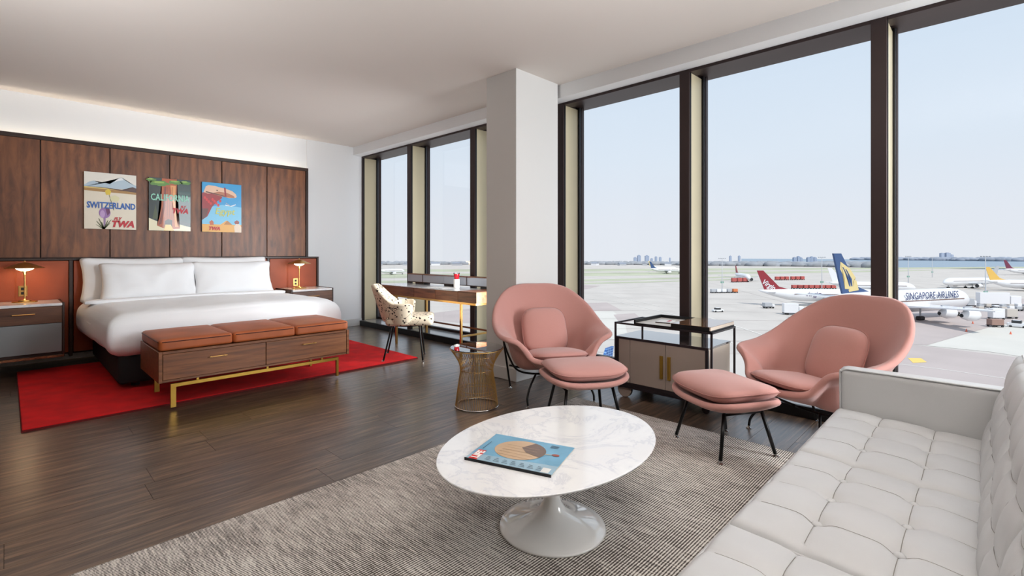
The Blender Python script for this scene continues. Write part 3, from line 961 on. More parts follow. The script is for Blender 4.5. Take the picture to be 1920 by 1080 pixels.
def shell():
    bm = bmesh.new()
    NA, NRr = 96, 18
    c0 = Vector((0, -.03, .262))
    cv = bm.verts.new(c0)
    rings = []
    for j in range(1, NRr + 1):
        q = j / NRr
        ring_ = []
        for i in range(NA):
            a = -PI + 2 * PI * i / NA
            R = rimpt(a)
            aa = abs(a)
            back = max(0, math.cos(aa / 2)) ** 2                      # 1 at back
            arm = math.exp(-((aa - 1.62) / .46) ** 2)
            front = max(0, -math.cos(aa)) ** 2
            # horizontal and vertical progress of the profile
            hb, vb = q ** .80, q ** 2.3                                # back: bowl, then leaning rise
            ha = min(1, q / .58) ** .85 * .68 + (max(0, (q - .60) / .40)) ** 1.5 * .32
            va = (q ** 2.6) * .22 + .78 * (1 / (1 + math.exp(-(q - .61) * 22)))
            va /= (.22 + .78 * (1 / (1 + math.exp(-.39 * 22))))
            hf, vf = q, q ** 1.6
            wgt = arm
            h_ = (1 - wgt) * (hb * (1 - front) + hf * front) + wgt * ha
            v_ = (1 - wgt) * (vb * (1 - front) + vf * front) + wgt * va
            d = R - c0
            p_ = Vector((c0.x + d.x * h_, c0.y + d.y * h_, c0.z + d.z * v_))
            ring_.append(bm.verts.new(p_))
        rings.append(ring_)
    for i in range(NA):
        bm.faces.new((cv, rings[0][i], rings[0][(i + 1) % NA]))
    for A, B in zip(rings, rings[1:]):
        for i in range(NA):
            bm.faces.new((A[i], B[i], B[(i + 1) % NA], A[(i + 1) % NA]))
    return bm
def solid(o, t, off_=-1.0, lv=1):
    s = o.modifiers.new('thickness', 'SOLIDIFY'); s.thickness = t; s.offset = off_
    if lv:
        u = o.modifiers.new('smooth', 'SUBSURF'); u.levels = lv; u.render_levels = lv
def rod(name, pts, r, parent, n=6, m=M_bmetal):
    return obj(name, tb(spline(pts, n) if len(pts) > 2 else pts, r, 10), m, parent, smooth=True)
def glide(x, y, parent, z=0.0):
    obj('foot', lt([(0, z + .001), (.017, z + .001), (.018, z + .004), (.008, z + .010), (.006, z + .02), (0, z + .02)], 16, (x, y)), M_chrome, parent, smooth=False)

def womb_chair(loc, heading, label):
    t = thing('lounge_chair', label, 'armchair', (loc[0], loc[1], 0), heading + PI / 2, 'pink shell lounge chairs')
    bm = shell()
    # fix the skin direction: outwards is down / away
    o = obj('shell', bm, M_pink, t, smooth=True)
    solid(o, .042, 0.0, 1)
    # piping along the outer rim
    L_ = []
    for i in range(120):
        a = -PI + 2 * PI * i / 120
        R = rimpt(a); d = Vector((R.x, R.y + .03, 0)).normalized()
        L_.append(R + d * .006 + Vector((0, 0, -.014)))
    # cushions
    c1 = superpad(.47, .47, .095, 26, 26, p=3.6, edge=2.6)
    bmesh.ops.transform(c1, matrix=Matrix.Translation((0, -.135, .375)) @ Matrix.Rotation(math.radians(-7), 4, 'X'), verts=c1.verts)
    s1 = obj('seat_cushion', c1, M_pink, t, smooth=True)
    pl = tb([Matrix.Translation((0, -.135, .375)) @ Matrix.Rotation(math.radians(-7), 4, 'X') @ Vector(p) for p in seam_loop(.473, .473, 3.6, 64)], .003, 6, closed=True)
    obj('piping', pl, M_pinkp, s1)
    mt = Matrix.Translation((0, .150, .525)) @ Matrix.Rotation(math.radians(68), 4, 'X')
    c2 = superpad(.40, .40, .13, 26, 26, p=3.6, edge=2.4)
    bmesh.ops.transform(c2, matrix=mt, verts=c2.verts)
    s2 = obj('back_cushion', c2, M_pink, t, smooth=True)
    obj('piping', tb([mt @ Vector(p) for p in seam_loop(.403, .403, 3.6, 64)], .003, 6, closed=True), M_pinkp, s2)
    # frame: on each side a bent tube runs from the arm down under the seat, and two legs
    for s in (-1, 1):
        rod('side_tube', [(s * .375, .15, .50), (s * .365, .12, .42), (s * .335, .04, .31), (s * .30, -.06, .245), (s * .20, -.14, .228), (s * .0, -.16, .226)], .008, t)
        rod('leg', [(s * .37, .17, .50), (s * .275, .29, .02)], .0085, t)
        rod('leg', [(s * .17, -.15, .226), (s * .235, -.215, .15), (s * .272, -.262, .075), (s * .273, -.28, .018)], .0085, t)
        glide(s * .273, .292, t); glide(s * .273, -.28, t)
    rod('cross_tube', [(-.33, .09, .250), (-.2, .04, .236), (.2, .04, .236), (.33, .09, .250)], .008, t, 4)
    return t

def footstool(loc, heading, label, z=0.0):
    t = thing('footstool', label, 'footstool', (loc[0], loc[1], z), heading + PI / 2, 'pink footstools')
    w_, d_ = .60, .49
    bm = bmesh.new()
    NA, NRr = 72, 10
    rings = []
    cv = bm.verts.new((0, 0, .268))
    for j in range(1, NRr + 1):
        q = j / NRr
        rr_ = []
        for i in range(NA):
            a = 2 * PI * i / NA
            u, v = math.cos(a), math.sin(a)
            k = (abs(u) ** 3.2 + abs(v) ** 3.2) ** (1 / 3.2)
            x, y = u / k * w_ / 2, v / k * d_ / 2
            endl = abs(u / k) ** 3
            z_ = .268 + (.048 + .034 * endl) * q ** 2.6
            rr_.append(bm.verts.new((x * q ** .8, y * q ** .8, z_)))
        rings.append(rr_)
    for i in range(NA): bm.faces.new((cv, rings[0][i], rings[0][(i + 1) % NA]))
    for A, B in zip(rings, rings[1:]):
        for i in range(NA): bm.faces.new((A[i], B[i], B[(i + 1) % NA], A[(i + 1) % NA]))
    o = obj('shell', bm, M_pink, t, smooth=True)
    solid(o, .036, 0.0, 1)
    cu_ = superpad(.55, .45, .135, 30, 26, p=4.6, edge=2.2)
    mt = Matrix.Translation((0, 0, .366))
    for v in cu_.verts: v.co.z += .03 * abs(v.co.x / .29) ** 3
    bmesh.ops.transform(cu_, matrix=mt, verts=cu_.verts)
    c_ = obj('cushion', cu_, M_pink, t, smooth=True)
    obj('piping', tb([(x, y, .366 + .03 * abs(x / .29) ** 3) for x, y, _ in seam_loop(.553, .453, 4.6, 72)], .003, 6, closed=True), M_pinkp, c_)
    for sx in (-1, 1):
        for sy in (-1, 1):
            rod('leg', [(sx * .165, sy * .13, .262), (sx * .208, sy * .188, .018)], .0105, t)
            glide(sx * .209, sy * .190, t)
        rod('cross_tube', [(sx * .165, -.13, .255), (sx * .165, .13, .255)], .007, t)
    return t
womb_chair((3.17, 2.63), math.radians(-122), 'pink upholstered shell armchair in front of the white column')
womb_chair((3.615, .79), math.radians(148), 'pink upholstered shell armchair beside the grey leather sofa arm')
footstool((2.84, 2.055), math.radians(-124), 'pink footstool in front of the armchair at the column', .0085)
footstool((3.06, 1.165), math.radians(150), 'pink footstool on the rug edge near the sofa', .0085)

# ------------------------------------------------------------------ tufted sofa
so = Vector((-1.85, -.22, 0))
sofa = thing('sofa', 'long pale grey leather sofa with button-tufted seat and back', 'sofa', (1.85, .22, 0))
def tuft(w, d, t, nbx, nby, lip=.02, crown=.02, res=.0095, deep=.017, edge_r=.028, thick=None):
    """tufted cushion lying in x (0..w), y (0..d), top at z = 0, body going down t"""
    bm = bmesh.new()
    nx, ny = int(w / res), int(d / res)
    sx = [w * (i + 1) / (nbx + 1) for i in range(nbx)]
    sy = [d * (j + 1) / (nby + 1) for j in range(nby)]
    G = []
    for j in range(ny + 1):
        row = []
        for i in range(nx + 1):
            x, y = w * i / nx, d * j / ny
            e = min(x, w - x, y, d - y)
            z = crown * (1 - (2 * x / w - 1) ** 4) * (1 - (2 * y / d - 1) ** 4)
            if e < edge_r: z -= edge_r * (1 - math.sqrt(max(0, 1 - (1 - e / edge_r) ** 2)))
            dx = min(abs(x - s) for s in sx); dy = min(abs(y - s) for s in sy)
            db = math.hypot(dx, dy)
            z -= .0045 * math.exp(-(dx / .006) ** 2) + .0045 * math.exp(-(dy / .006) ** 2)
            z -= .006 * math.exp(-(dx / .035) ** 2) + .006 * math.exp(-(dy / .035) ** 2)
            z -= deep * math.exp(-(db / .026) ** 2)
            z += .0012 * noise.noise(Vector((x * 20, y * 14, w)))
            row.append(bm.verts.new((x, y, z)))
        G.append(row)
    for j in range(ny):
        for i in range(nx):
            bm.faces.new((G[j][i], G[j][i + 1], G[j + 1][i + 1], G[j + 1][i]))
    per = [G[0][i] for i in range(nx + 1)] + [G[j][nx] for j in range(1, ny + 1)] + [G[ny][i] for i in range(nx - 1, -1, -1)] + [G[j][0] for j in range(ny - 1, 0, -1)]
    low = [bm.verts.new((v.co.x, v.co.y, -t)) for v in per]
    n = len(per)
    for k in range(n):
        bm.faces.new((per[k], low[k], low[(k + 1) % n], per[(k + 1) % n]))
    bm.faces.new(low)
    return bm, [(x, y) for x in sx for y in sy], sx, sy
def topz(x, y, w, d, crown=.02):
    return crown * (1 - (2 * x / w - 1) ** 4) * (1 - (2 * y / d - 1) ** 4)
def sz(x, y, w, d, crown, sx, sy):
    dx = min(abs(x - s) for s in sx); dy = min(abs(y - s) for s in sy)
    z = topz(x, y, w, d, crown)
    z -= .0045 * math.exp(-(dx / .006) ** 2) + .0045 * math.exp(-(dy / .006) ** 2)
    z -= .006 * math.exp(-(dx / .035) ** 2) + .006 * math.exp(-(dy / .035) ** 2)
    return z - .017 * math.exp(-((dx * dx + dy * dy) / .026 ** 2)) + .0016
SW, SD = .733, .575
btn_me = None
def cushion(name, mtx, w, d, t, parent, crown=.02):
    bm, bt, sx, sy = tuft(w, d, t, 3, 2, crown=crown)
    bmesh.ops.transform(bm, matrix=mtx, verts=bm.verts)
    o = obj(name, bm, M_sofa, parent, smooth=False)
    o.data.polygons.foreach_set('use_smooth', [True] * len(o.data.polygons))
    o.data.set_sharp_from_angle(angle=math.radians(50))
    R3 = mtx.to_3x3()
    for x, y in bt:
        b = obj('button', lt([(0, -.004), (.0125, -.004), (.0145, .001), (.0105, .006), (0, .0085)], 16), M_sofa, o, smooth=True)
        z = topz(x, y, w, d, crown) - .030
        b.matrix_local = mtx @ Matrix.Translation((x, y, z + .004))
    bs = bmesh.new()
    for s in sx:
        tube(bs, [mtx @ Vector((s, d * k / 60, sz(s, d * k / 60, w, d, crown, sx, sy))) for k in range(4, 57)], .0009, 4)
    for s in sy:
        tube(bs, [mtx @ Vector((w * k / 70, s, sz(w * k / 70, s, w, d, crown, sx, sy))) for k in range(4, 67)], .0009, 4)
    obj('stitched_seam', bs, M_sofad, o)
    # welt round the cushion edge
    e = .004
    L_ = [(e, e), (w - e, e), (w - e, d - e), (e, d - e)]
    pts = []
    for (ax, ay), (bx_, by_) in zip(L_, L_[1:] + L_[:1]):
        for k in range(24): pts.append(mtx @ Vector((ax + (bx_ - ax) * k / 24, ay + (by_ - ay) * k / 24, -.019)))
    obj('welt', tb(pts, .0042, 6, closed=True), M_sofa, o, smooth=True)
    return o
seat_tilt = math.atan2(.03, SD)
for i, x0 in enumerate((2.214, 1.478, .742)):
    m_ = Matrix.Translation(so + Vector((x0, -.022, .385))) @ Matrix.Rotation(seat_tilt, 4, 'X')
    cushion('seat_cushion', m_, SW, SD, .115, sofa)
for i, x0 in enumerate((2.214, 1.478, .742)):
    # local x along the sofa, local y up the back, local z to the front
    tilt = math.radians(90 + 15)
    m_ = Matrix.Translation(so + Vector((x0 + SW, .022, .372))) @ Matrix.Rotation(PI, 4, 'Z') @ Matrix.Rotation(math.radians(75), 4, 'X')
    cushion('back_cushion', m_, SW, .42, .12, sofa, .018)
def sofaarm(xa, xb):
    bm = roundbox(xa, xb, -.21, .545, .12, .612, .022, 22)
    return off(bm, so)
arm = obj('arm', sofaarm(2.951, 3.052), M_sofa, sofa, smooth=True)
def armwelt(x):
    pts = [(x, .535, .13), (x, .541, .56), (x, .536, .592), (x, .52, .606), (x, .45, .6085), (x, -.20, .6085)]
    return tb([so + Vector(p) for p in spline(pts, 5)], .0042, 6)
obj('welt', armwelt(2.954), M_sofa, arm, smooth=True)
arm2 = obj('arm', sofaarm(.637, .738), M_sofa, sofa, smooth=True)
obj('seat_base', off(bx(.742, 2.948, -.21, .535, .14, .288, .012, 2), so), M_sofa, sofa)
obj('back_frame', off(bx(.742, 2.948, -.235, -.165, .14, .76, .02, 3), so), M_sofa, sofa)
for x in (.70, 2.99):
    for y in (-.15, .48):
        obj('leg', off(bx(x - .014, x + .014, y - .014, y + .014, .0092, .121 + .02, .002), so), M_chrome, sofa)

# ------------------------------------------------------------------ drinks trolley by the window
M_taupe = mat('taupe_lacquer', (158, 143, 134), .4)
M_beige = mat('beige_lacquer', (228, 212, 194), .35)
M_dk = mat('dark_plum_metal', (44, 36, 40), .35, metal=.3)
M_mirror = mat('dark_gloss_top', (96, 86, 84), .06, spec=.9, coat=1.0)
M_tobacco = mat('tobacco_gloss', (132, 92, 62), .1, coat=1.0)
tro = thing('bar_cart', 'low taupe bar cart with a raised black tray and brass door pulls', 'bar cart', (3.765, 1.84, 0))
to_ = Vector((-3.765, -1.84, 0))
def T(*a, **k): return off(bx(*a, **k), to_)
obj('cabinet', T(3.562, 3.975, 1.475, 2.225, .102, .484), M_taupe, tro)
obj('side_panel', T(3.563, 3.974, 1.462, 1.4745, .10, .4845, .001), M_beige, tro)
obj('side_panel', T(3.563, 3.974, 2.2255, 2.238, .10, .4845, .001), M_beige, tro)
obj('top_panel', T(3.552, 3.978, 1.458, 2.242, .485, .500, .001), M_mirror, tro)
obj('front_trim', T(3.546, 3.5515, 1.458, 2.242, .482, .5005), M_dk, tro)
obj('front_trim', T(3.546, 3.5615, 1.458, 1.4795, .130, .4815), M_dk, tro)
obj('front_trim', T(3.546, 3.5615, 2.206, 2.242, .130, .4815), M_dk, tro)
obj('base_rail', T(3.545, 3.978, 1.458, 2.242, .084, .1015), M_dk, tro)
obj('front_trim', T(3.545, 3.5615, 1.458, 2.242, .102, .1295), M_dk, tro)
for a, b, hy in ((1.481, 1.788, 1.758), (1.792, 2.100, 1.822)):
    d = obj('door', T(3.549, 3.5615, a, b, .131, .481, .001), M_taupe, tro)
    obj('handle', T(3.533, 3.5485, hy - .012, hy + .012, .213, .392, .002), M_brassd, d)
obj('fixed_panel', T(3.549, 3.5615, 2.104, 2.205, .131, .481, .001), M_taupe, tro)
P4 = [(3.541, 1.431), (3.541, 2.232), (3.985, 2.232), (3.985, 1.431)]
for x, y in P4:
    z0 = .084 if x < 3.6 else .5005
    obj('post', T(x - .007, x + .007, y - .007, y + .007, .084, .604, .001), M_dk, tro)
bm = bmesh.new()
for (xa, ya), (xb, yb) in zip(P4, P4[1:] + P4[:1]):
    box(bm, min(xa, xb) - .007, max(xa, xb) + .007, min(ya, yb) - .007, max(ya, yb) + .007, .6042, .6175, .001)
obj('top_frame', off(bm, to_), M_dk, tro)
def disc(x, y, z, r, t):
    bm = lt([(0, 0), (r - .003, 0), (r, .003), (r, t - .003), (r - .003, t), (0, t)], 40)
    bmesh.ops.transform(bm, matrix=Matrix.Translation(Vector((x, y, z)) + to_) @ Matrix.Rotation(PI / 2, 4, 'Y'), verts=bm.verts)
    return bm
wh = obj('wheel', disc(3.566, 2.165, .0625, .0625, .022), M_taupe, tro, autosmooth=30)
obj('tyre', disc(3.572, 2.165, .0628, .0628, .026), M_dk, wh, autosmooth=30)
wh = obj('wheel', disc(3.93, 2.165, .0625, .0625, .022), M_taupe, tro, autosmooth=30)
for x in (3.60, 3.93):
    w2 = obj('caster', disc(x, 1.50, .030, .029, .018), M_dk, tro, autosmooth=30)
    obj('caster_fork', T(x - .006, x + .024, 1.492, 1.508, .058, .0838), M_brassd, w2)
ax_ = obj('axle', off(tb([(3.58, 2.165, .0625), (3.94, 2.165, .0625)], .006, 8), to_), M_dk, tro)
# tray on top
tray = thing('tray', 'black serving tray with a brown lidded half on top of the bar cart', 'tray', (3.763, 1.745, .618))
ty = Vector((-3.763, -1.745, 0))
def T2(*a, **k): return off(bx(*a, **k), ty + Vector((0, 0, -.618)))
obj('tray_base', T2(3.536, 3.988, 1.434, 2.058, .6182, .628, .001), M_black, tray)
obj('tray_floor', T2(3.540, 3.972, 1.742, 2.042, .6283, .6295), mat('tray_lining', (214, 206, 196), .4), tray)
obj('tray_wall', T2(3.536, 3.988, 2.043, 2.058, .6283, .655, .001), M_black, tray)
obj('tray_wall', T2(3.973, 3.988, 1.742, 2.0425, .6283, .655, .001), M_black, tray)
obj('lid_box', T2(3.536, 3.988, 1.446, 1.741, .6283, .6535, .001), M_black, tray)
obj('lid_side', T2(3.537, 3.987, 1.436, 1.4455, .6283, .6535, .001), M_beige, tray)
obj('lid', T2(3.536, 3.988, 1.434, 1.741, .6537, .656, .0008), M_tobacco, tray)
bk = thing('booklet', 'small white booklet with red print lying in the open half of the tray', 'booklet', (3.74, 1.885, .630), math.radians(12))
obj('pages', bx(-.085, .085, -.06, .06, 0, .007, .001), mat('paper', (236, 234, 230), .7), bk)
obj('red_print', bx(-.02, .07, -.035, -.012, .0072, .0078), mat('ink_red', (190, 22, 40), .4), bk)
obj('spine', bx(-.0865, -.0852, -.06, .06, 0, .008), M_wdark, bk)

# ------------------------------------------------------------------ writing desk
dk = thing('desk', 'walnut writing desk with a marble top, slim drawers and brass legs', 'desk', (3.79, 4.96, 0))
do = Vector((-3.79, -4.96, 0))
def D(*a, **k): return off(bx(*a, **k), do)
YA, YB = 3.985, 5.93
obj('case', D(3.572, 4.02, YA, YB, .637, .752, .001), M_waly, dk)
obj('wood_top', D(3.552, 4.02, YA, 4.300, .7523, .760, .001), M_waly, dk)
obj('marble_top', D(3.552, 4.02, 4.301, YB, .7523, .760, .001), M_marble, dk)
for a, b in ((3.985, 4.298), (4.302, 4.718), (4.722, 5.158), (5.162, 5.93)):
    obj('drawer', D(3.552, 3.571, a, b, .637, .7505, .001), M_waly, dk)
bm = bmesh.new()
box(bm, 3.556, 3.578, 4.0, 5.9, .614, .6365); box(bm, 3.99, 4.01, 4.0, 5.9, .614, .6365)
box(bm, 3.578, 3.99, 4.0, 4.022, .614, .6365); box(bm, 3.578, 3.99, 5.878, 5.9, .614, .6365)
obj('apron_rail', off(bm, do), M_brass, dk)
for x, y, z in ((3.567, 4.26, .0005), (3.567, 5.575, .0005), (4.066, 4.26, .0805), (4.066, 5.60, .0805)):
    obj('leg', D(x - .0125, x + .0125, y - .0125, y + .0125, z, .613 if x < 4 else .755, .001), M_brass, dk)
obj('stretcher', D(4.056, 4.076, 4.273, 5.587, .236, .256, .001), M_waly, dk)
obj('stretcher', D(3.58, 4.053, 4.25, 4.270, .236, .256, .001), M_brass, dk)
obj('stretcher', D(3.58, 4.053, 5.572, 5.590, .236, .256, .001), M_brass, dk)
ri = thing('desk_shelf', 'long low shelf with grey glass fronts raised above the marble desk', 'shelf', (3.97, 4.96, .7605))
do2 = Vector((-3.97, -4.96, -.7605))
def D2(*a, **k): return off(bx(*a, **k), do2)
obj('shelf_top', D2(3.93, 4.05, 4.02, 5.87, .889, .899, .001), M_walx, ri)
obj('shelf_bottom', D2(3.93, 4.05, 4.02, 5.87, .784, .793, .001), M_wdark, ri)
for y in (4.02, 4.586, 5.50, 5.861):
    obj('divider', D2(3.93, 4.05, y, y + .009, .7932, .8888), M_wdark, ri)
for a, b in ((4.030, 4.585), (4.596, 5.045), (5.048, 5.499), (5.51, 5.860)):
    obj('glass_front', D2(3.934, 3.940, a, b, .7935, .8885), M_shelfglass, ri)
obj('back_panel', D2(4.04, 4.048, 4.03, 5.86, .7935, .8885), M_wdark, ri)
for a, b in ((5.50, 5.70), (4.89, 5.06), (4.2, 4.36)):
    obj('support', D2(3.95, 4.02, a, b, .7607, .7838), M_black, ri)
cp = thing('cup', 'white lidded tumbler with a red upper half on the desk', 'cup', (3.83, 4.66, .7605))
obj('white_sleeve', lt([(0, 0), (.036, 0), (.037, .002), (.037, .108), (.034, .110), (0, .110)], 32), mat('paper', (236, 234, 230), .7), cp, autosmooth=30)
obj('red_cup', lt([(0, .1105), (.026, .1105), (.028, .114), (.036, .158), (.036, .172), (0, .172)], 32), mat('red_glass', (196, 28, 42), .2, coat=.4), cp, autosmooth=40)
obj('rim', lt([(.036, .1722), (.041, .184), (.0405, .1845), (.0352, .1724)], 32), M_tglass, cp)
for k, (x, y, a) in enumerate(((3.72, 4.93, .1), (3.76, 4.79, -.25))):
    pp = obj('paper_sheet', bx(-.10, .10, -.14, .14, 0, .0012), mat('paper', (236, 234, 230), .7), None, loc=(x, y, .7603 + .0015 * k))
    pp.rotation_euler = (0, 0, a)
    tag(pp, ('white sheet of paper on the marble desk, underneath the other sheet', 'white sheet of paper on the marble desk beside the tumbler')[k], 'paper', 'sheets on the desk')

# ------------------------------------------------------------------ patterned desk chair
def dot_fabric():
    m = bpy.data.materials.new('dot_print_fabric'); m.use_nodes = True
    n = m.node_tree; b = n.nodes['Principled BSDF']; b.inputs['Roughness'].default_value = .9
    t = n.nodes.new('ShaderNodeTexCoord')
    def vor(scale, feature, loc, rnd=.75):
        mp = n.nodes.new('ShaderNodeMapping'); mp.inputs['Location'].default_value = loc; mp.inputs['Rotation'].default_value = (.4, .3, .5)
        n.links.new(t.outputs['Object'], mp.inputs[0])
        v = n.nodes.new('ShaderNodeTexVoronoi'); v.feature = feature; v.inputs['Scale'].default_value = scale
        v.inputs['Randomness'].default_value = rnd
        n.links.new(mp.outputs[0], v.inputs[0]); return v.outputs['Distance']
    def lt_(a, v):
        x = n.nodes.new('ShaderNodeMath'); x.operation = 'LESS_THAN'; x.inputs[1].default_value = v; n.links.new(a, x.inputs[0]); return x.outputs[0]
    def op(o, a, c):
        x = n.nodes.new('ShaderNodeMath'); x.operation = o; n.links.new(a, x.inputs[0]); n.links.new(c, x.inputs[1]); return x.outputs[0]
    d1 = lt_(vor(19, 'F1', (0, 0, 0)), .21)
    d2 = lt_(vor(21, 'F1', (3, 5, 1)), .20)
    ln = lt_(vor(13, 'DISTANCE_TO_EDGE', (1, 2, 3)), .018)
    nz = n.nodes.new('ShaderNodeTexNoise'); nz.inputs['Scale'].default_value = 11
    n.links.new(t.outputs['Object'], nz.inputs[0])
    mk = lt_(nz.outputs[0], .50)
    a = op('MAXIMUM', op('MAXIMUM', d1, d2), op('MULTIPLY', ln, mk))
    mx = n.nodes.new('ShaderNodeMix'); mx.data_type = 'RGBA'
    mx.inputs[6].default_value = (*lin((212, 196, 172)), 1); mx.inputs[7].default_value = (*lin((36, 20, 16)), 1)
    n.links.new(a, mx.inputs[0]); n.links.new(mx.outputs[2], b.inputs['Base Color'])
    return m
M_dots = dot_fabric()
dc = thing('desk_chair', 'cream desk chair printed with dark dots and lines, on black tube legs', 'chair', (3.13, 4.725, .0), math.radians(-38) + PI / 2)
bm = bmesh.new()
NA, NV = 64, 16
G = []
def sst(x, a, b):
    x = max(0, min(1, (x - a) / (b - a))); return x * x * (3 - 2 * x)
for i in range(NA + 1):
    a = -1 + 2 * i / NA
    th = a * math.radians(122)
    fall = sst(abs(a), .22, .60)
    zt = .835 - fall * .195 - .02 * sst(abs(a), .93, 1)
    zb = .405 + .02 * (1 - fall)
    row = []
    for j in range(NV + 1):
        v = j / NV
        s = .80 + .20 * v ** .7
        x = .315 * s * math.sin(th)
        y = .01 + .275 * s * math.cos(th) * (1.0 if math.cos(th) > 0 else .85)
        y += (1 - fall) * .085 * v
        if abs(a) > .6: x *= 1 + .03 * v
        row.append(bm.verts.new((x, y, zb + (zt - zb) * v)))
    G.append(row)
for i in range(NA):
    for j in range(NV):
        bm.faces.new((G[i][j], G[i + 1][j], G[i + 1][j + 1], G[i][j + 1]))
o = obj('shell', bm, M_dots, dc, smooth=True)
solid(o, .042, -1.0, 1)
top_edge = [Vector(r[-1].co) if False else None for r in []]
obj('seat_cushion', roundbox(-.245, .245, -.325, .19, .395, .495, .045, 16, lambda co, p, h: co + Vector((0, 0, .012 * (1 - (p.x / h.x) ** 2) if p.z > 0 else 0))), M_dots, dc, smooth=True)
obj('seat_frame', tb([(.17 * math.cos(2 * PI * k / 32), -.03 + .17 * math.sin(2 * PI * k / 32), .388) for k in range(32)], .008, 8, closed=True), M_bmetal, dc, smooth=True)
for sx in (-1, 1):
    for sy in (-1, 1):
        rod('leg', [(sx * .08, sy * .12 - .03, .388), (sx * .145, sy * .145 - .02, .384), (sx * .165, sy * .155 - .02, .35), (sx * .214, sy * .21, .018)], .0095, dc)
        glide(sx * .215, sy * .212, dc, 0.0195 if (sx == 1 and sy == 1) or (sx == -1 and sy == 1) else 0.0)

# ------------------------------------------------------------------ the airfield outside (24.5 m below the eye)
GZ = EYE - 24.5
def gp(px_, py_, dz=0.0):
    return atz(px_, py_, GZ + dz)
M_conc = mat('apron_concrete', (190, 184, 178), .9, noise_amt=.06, noise_scale=.06)
M_pinkc = mat('apron_asphalt', (178, 167, 164), .9, noise_amt=.05, noise_scale=.08)
M_light = mat('new_concrete', (202, 199, 192), .9, noise_amt=.03, noise_scale=.1)
M_grass = mat('hazy_grass', (172, 175, 152), .95, noise_amt=.12, noise_scale=.02)  # green paled in the colour to stand for haze
M_water = mat('bay_water', (120, 142, 160), .35)
M_mark = mat('road_paint', (225, 222, 216), .8)
M_yel = mat('yellow_paint', (232, 196, 110), .8)
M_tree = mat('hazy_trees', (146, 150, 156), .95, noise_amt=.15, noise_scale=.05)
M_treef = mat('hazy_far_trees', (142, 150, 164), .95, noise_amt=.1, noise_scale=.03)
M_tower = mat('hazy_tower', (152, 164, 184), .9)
M_pw = mat('aircraft_white', (222, 224, 228), .35, coat=.3)
M_pg = mat('aircraft_grey', (172, 176, 182), .4)
M_nav = mat('tail_navy', (58, 84, 128), .4)
M_vred = mat('tail_red', (142, 48, 58), .4)  # red dulled in the colour for distance haze
M_gold = mat('tail_gold', (214, 196, 140), .4)
M_dkw = mat('cabin_window', (120, 96, 88), .4)
M_eng = mat('engine_dark', (50, 52, 56), .5)
M_tyre = mat('tyre', (36, 36, 38), .8)

def disc_sector(r0, r1, a0, a1, n=60):
    bm = bmesh.new()
    A, B = [], []
    for k in range(n + 1):
        a = a0 + (a1 - a0) * k / n
        A.append(bm.verts.new((r0 * math.cos(a), r0 * math.sin(a), 0)))
        B.append(bm.verts.new((r1 * math.cos(a), r1 * math.sin(a), 0)))
    for k in range(n): bm.faces.new((A[k], B[k], B[k + 1], A[k + 1]))
    return bm
o = struct('ground', disc_sector(12, 960, -PI * .55, PI * .62), M_conc); o.location = (0, 0, GZ)
aw = math.atan2(ray(1390, 472.5)[1], ray(1390, 472.5)[0])
o = struct('ground_water', disc_sector(900, 2050, -PI * .55, aw), M_water); o.location = (0, 0, GZ - .6)
def patch(name, pts, m, dz=.03, kind='structure'):
    bm = bmesh.new()
    bm.faces.new([bm.verts.new(gp(x, y, dz)) for x, y in pts])
    bmesh.ops.triangulate(bm, faces=bm.faces[:])
    o = obj(name, bm, m)
    if kind: o['kind'] = kind
    return o
# grass strips between the taxiways
for top, bot in (([(560, 505.5), (1090, 504.5), (1640, 501.8), (2200, 498.5)], [(560, 510), (1090, 509), (1640, 505.0), (2200, 500.5)]),
                 ([(560, 514.5), (1090, 511.5), (1640, 507.4), (1750, 506)], [(560, 523), (1090, 518), (1640, 510), (1750, 507)]),
                 ([(560, 527), (1090, 524), (1420, 517)], [(560, 532), (1090, 528), (1420, 519.5)]),
                 ([(1060, 531), (1240, 527), (1400, 522)], [(1060, 534), (1240, 529), (1400, 524)])):
    patch('ground_grass', top + bot[::-1], M_grass, .04)
# asphalt areas and a newer slab
patch('ground_asphalt', [(1660, 640), (1960, 676), (2100, 700), (2100, 1000), (1300, 1000), (1480, 640)], M_pinkc, .03)
patch('ground_asphalt', [(1500, 640), (1665, 585), (1870, 560), (1960, 560), (1960, 596), (1862, 611), (1737, 647)], M_pinkc, .035)
patch('ground_slab', [(1737, 648), (1862, 612), (1990, 592), (1990, 680), (1860, 660)], M_light, .045)
patch('ground_asphalt', [(1088, 569), (1138, 567), (1166, 582), (1104, 583)], M_pinkc, .03)
patch('ground_asphalt', [(1150, 590), (1190, 587), (1205, 600), (1162, 606)], M_pinkc, .03)
patch('ground_asphalt', [(800, 588), (905, 576), (905, 608), (800, 600)], M_pinkc, .03)
patch('ground_slab', [(1090, 583), (1150, 584), (1170, 600), (1180, 640), (1088, 628)], M_light, .028)
patch('ground_asphalt', [(1085, 534), (1125, 536), (1100, 542), (1080, 541)], M_pinkc, .03)
def stripe(pts, wdt, m, name='ground_marking', dz=.06):
    bm = bmesh.new()
    P = [gp(x, y, dz) for x, y in pts]
    L_, R2 = [], []
    for i, p in enumerate(P):
        d = (P[min(i + 1, len(P) - 1)] - P[max(0, i - 1)]).normalized()
        nn = Vector((-d.y, d.x, 0)) * wdt / 2
        L_.append(bm.verts.new(p + nn)); R2.append(bm.verts.new(p - nn))
    for i in range(len(P) - 1): bm.faces.new((L_[i], L_[i + 1], R2[i + 1], R2[i]))
    o = obj(name, bm, m); o['kind'] = 'structure'; return o
stripe([(1660, 679), (1780, 694), (1930, 716)], .35, M_mark)
stripe([(1320, 592), (1382, 612), (1470, 641)], .5, M_mark)
stripe([(1320, 628), (1380, 645), (1420, 659)], .4, M_mark)
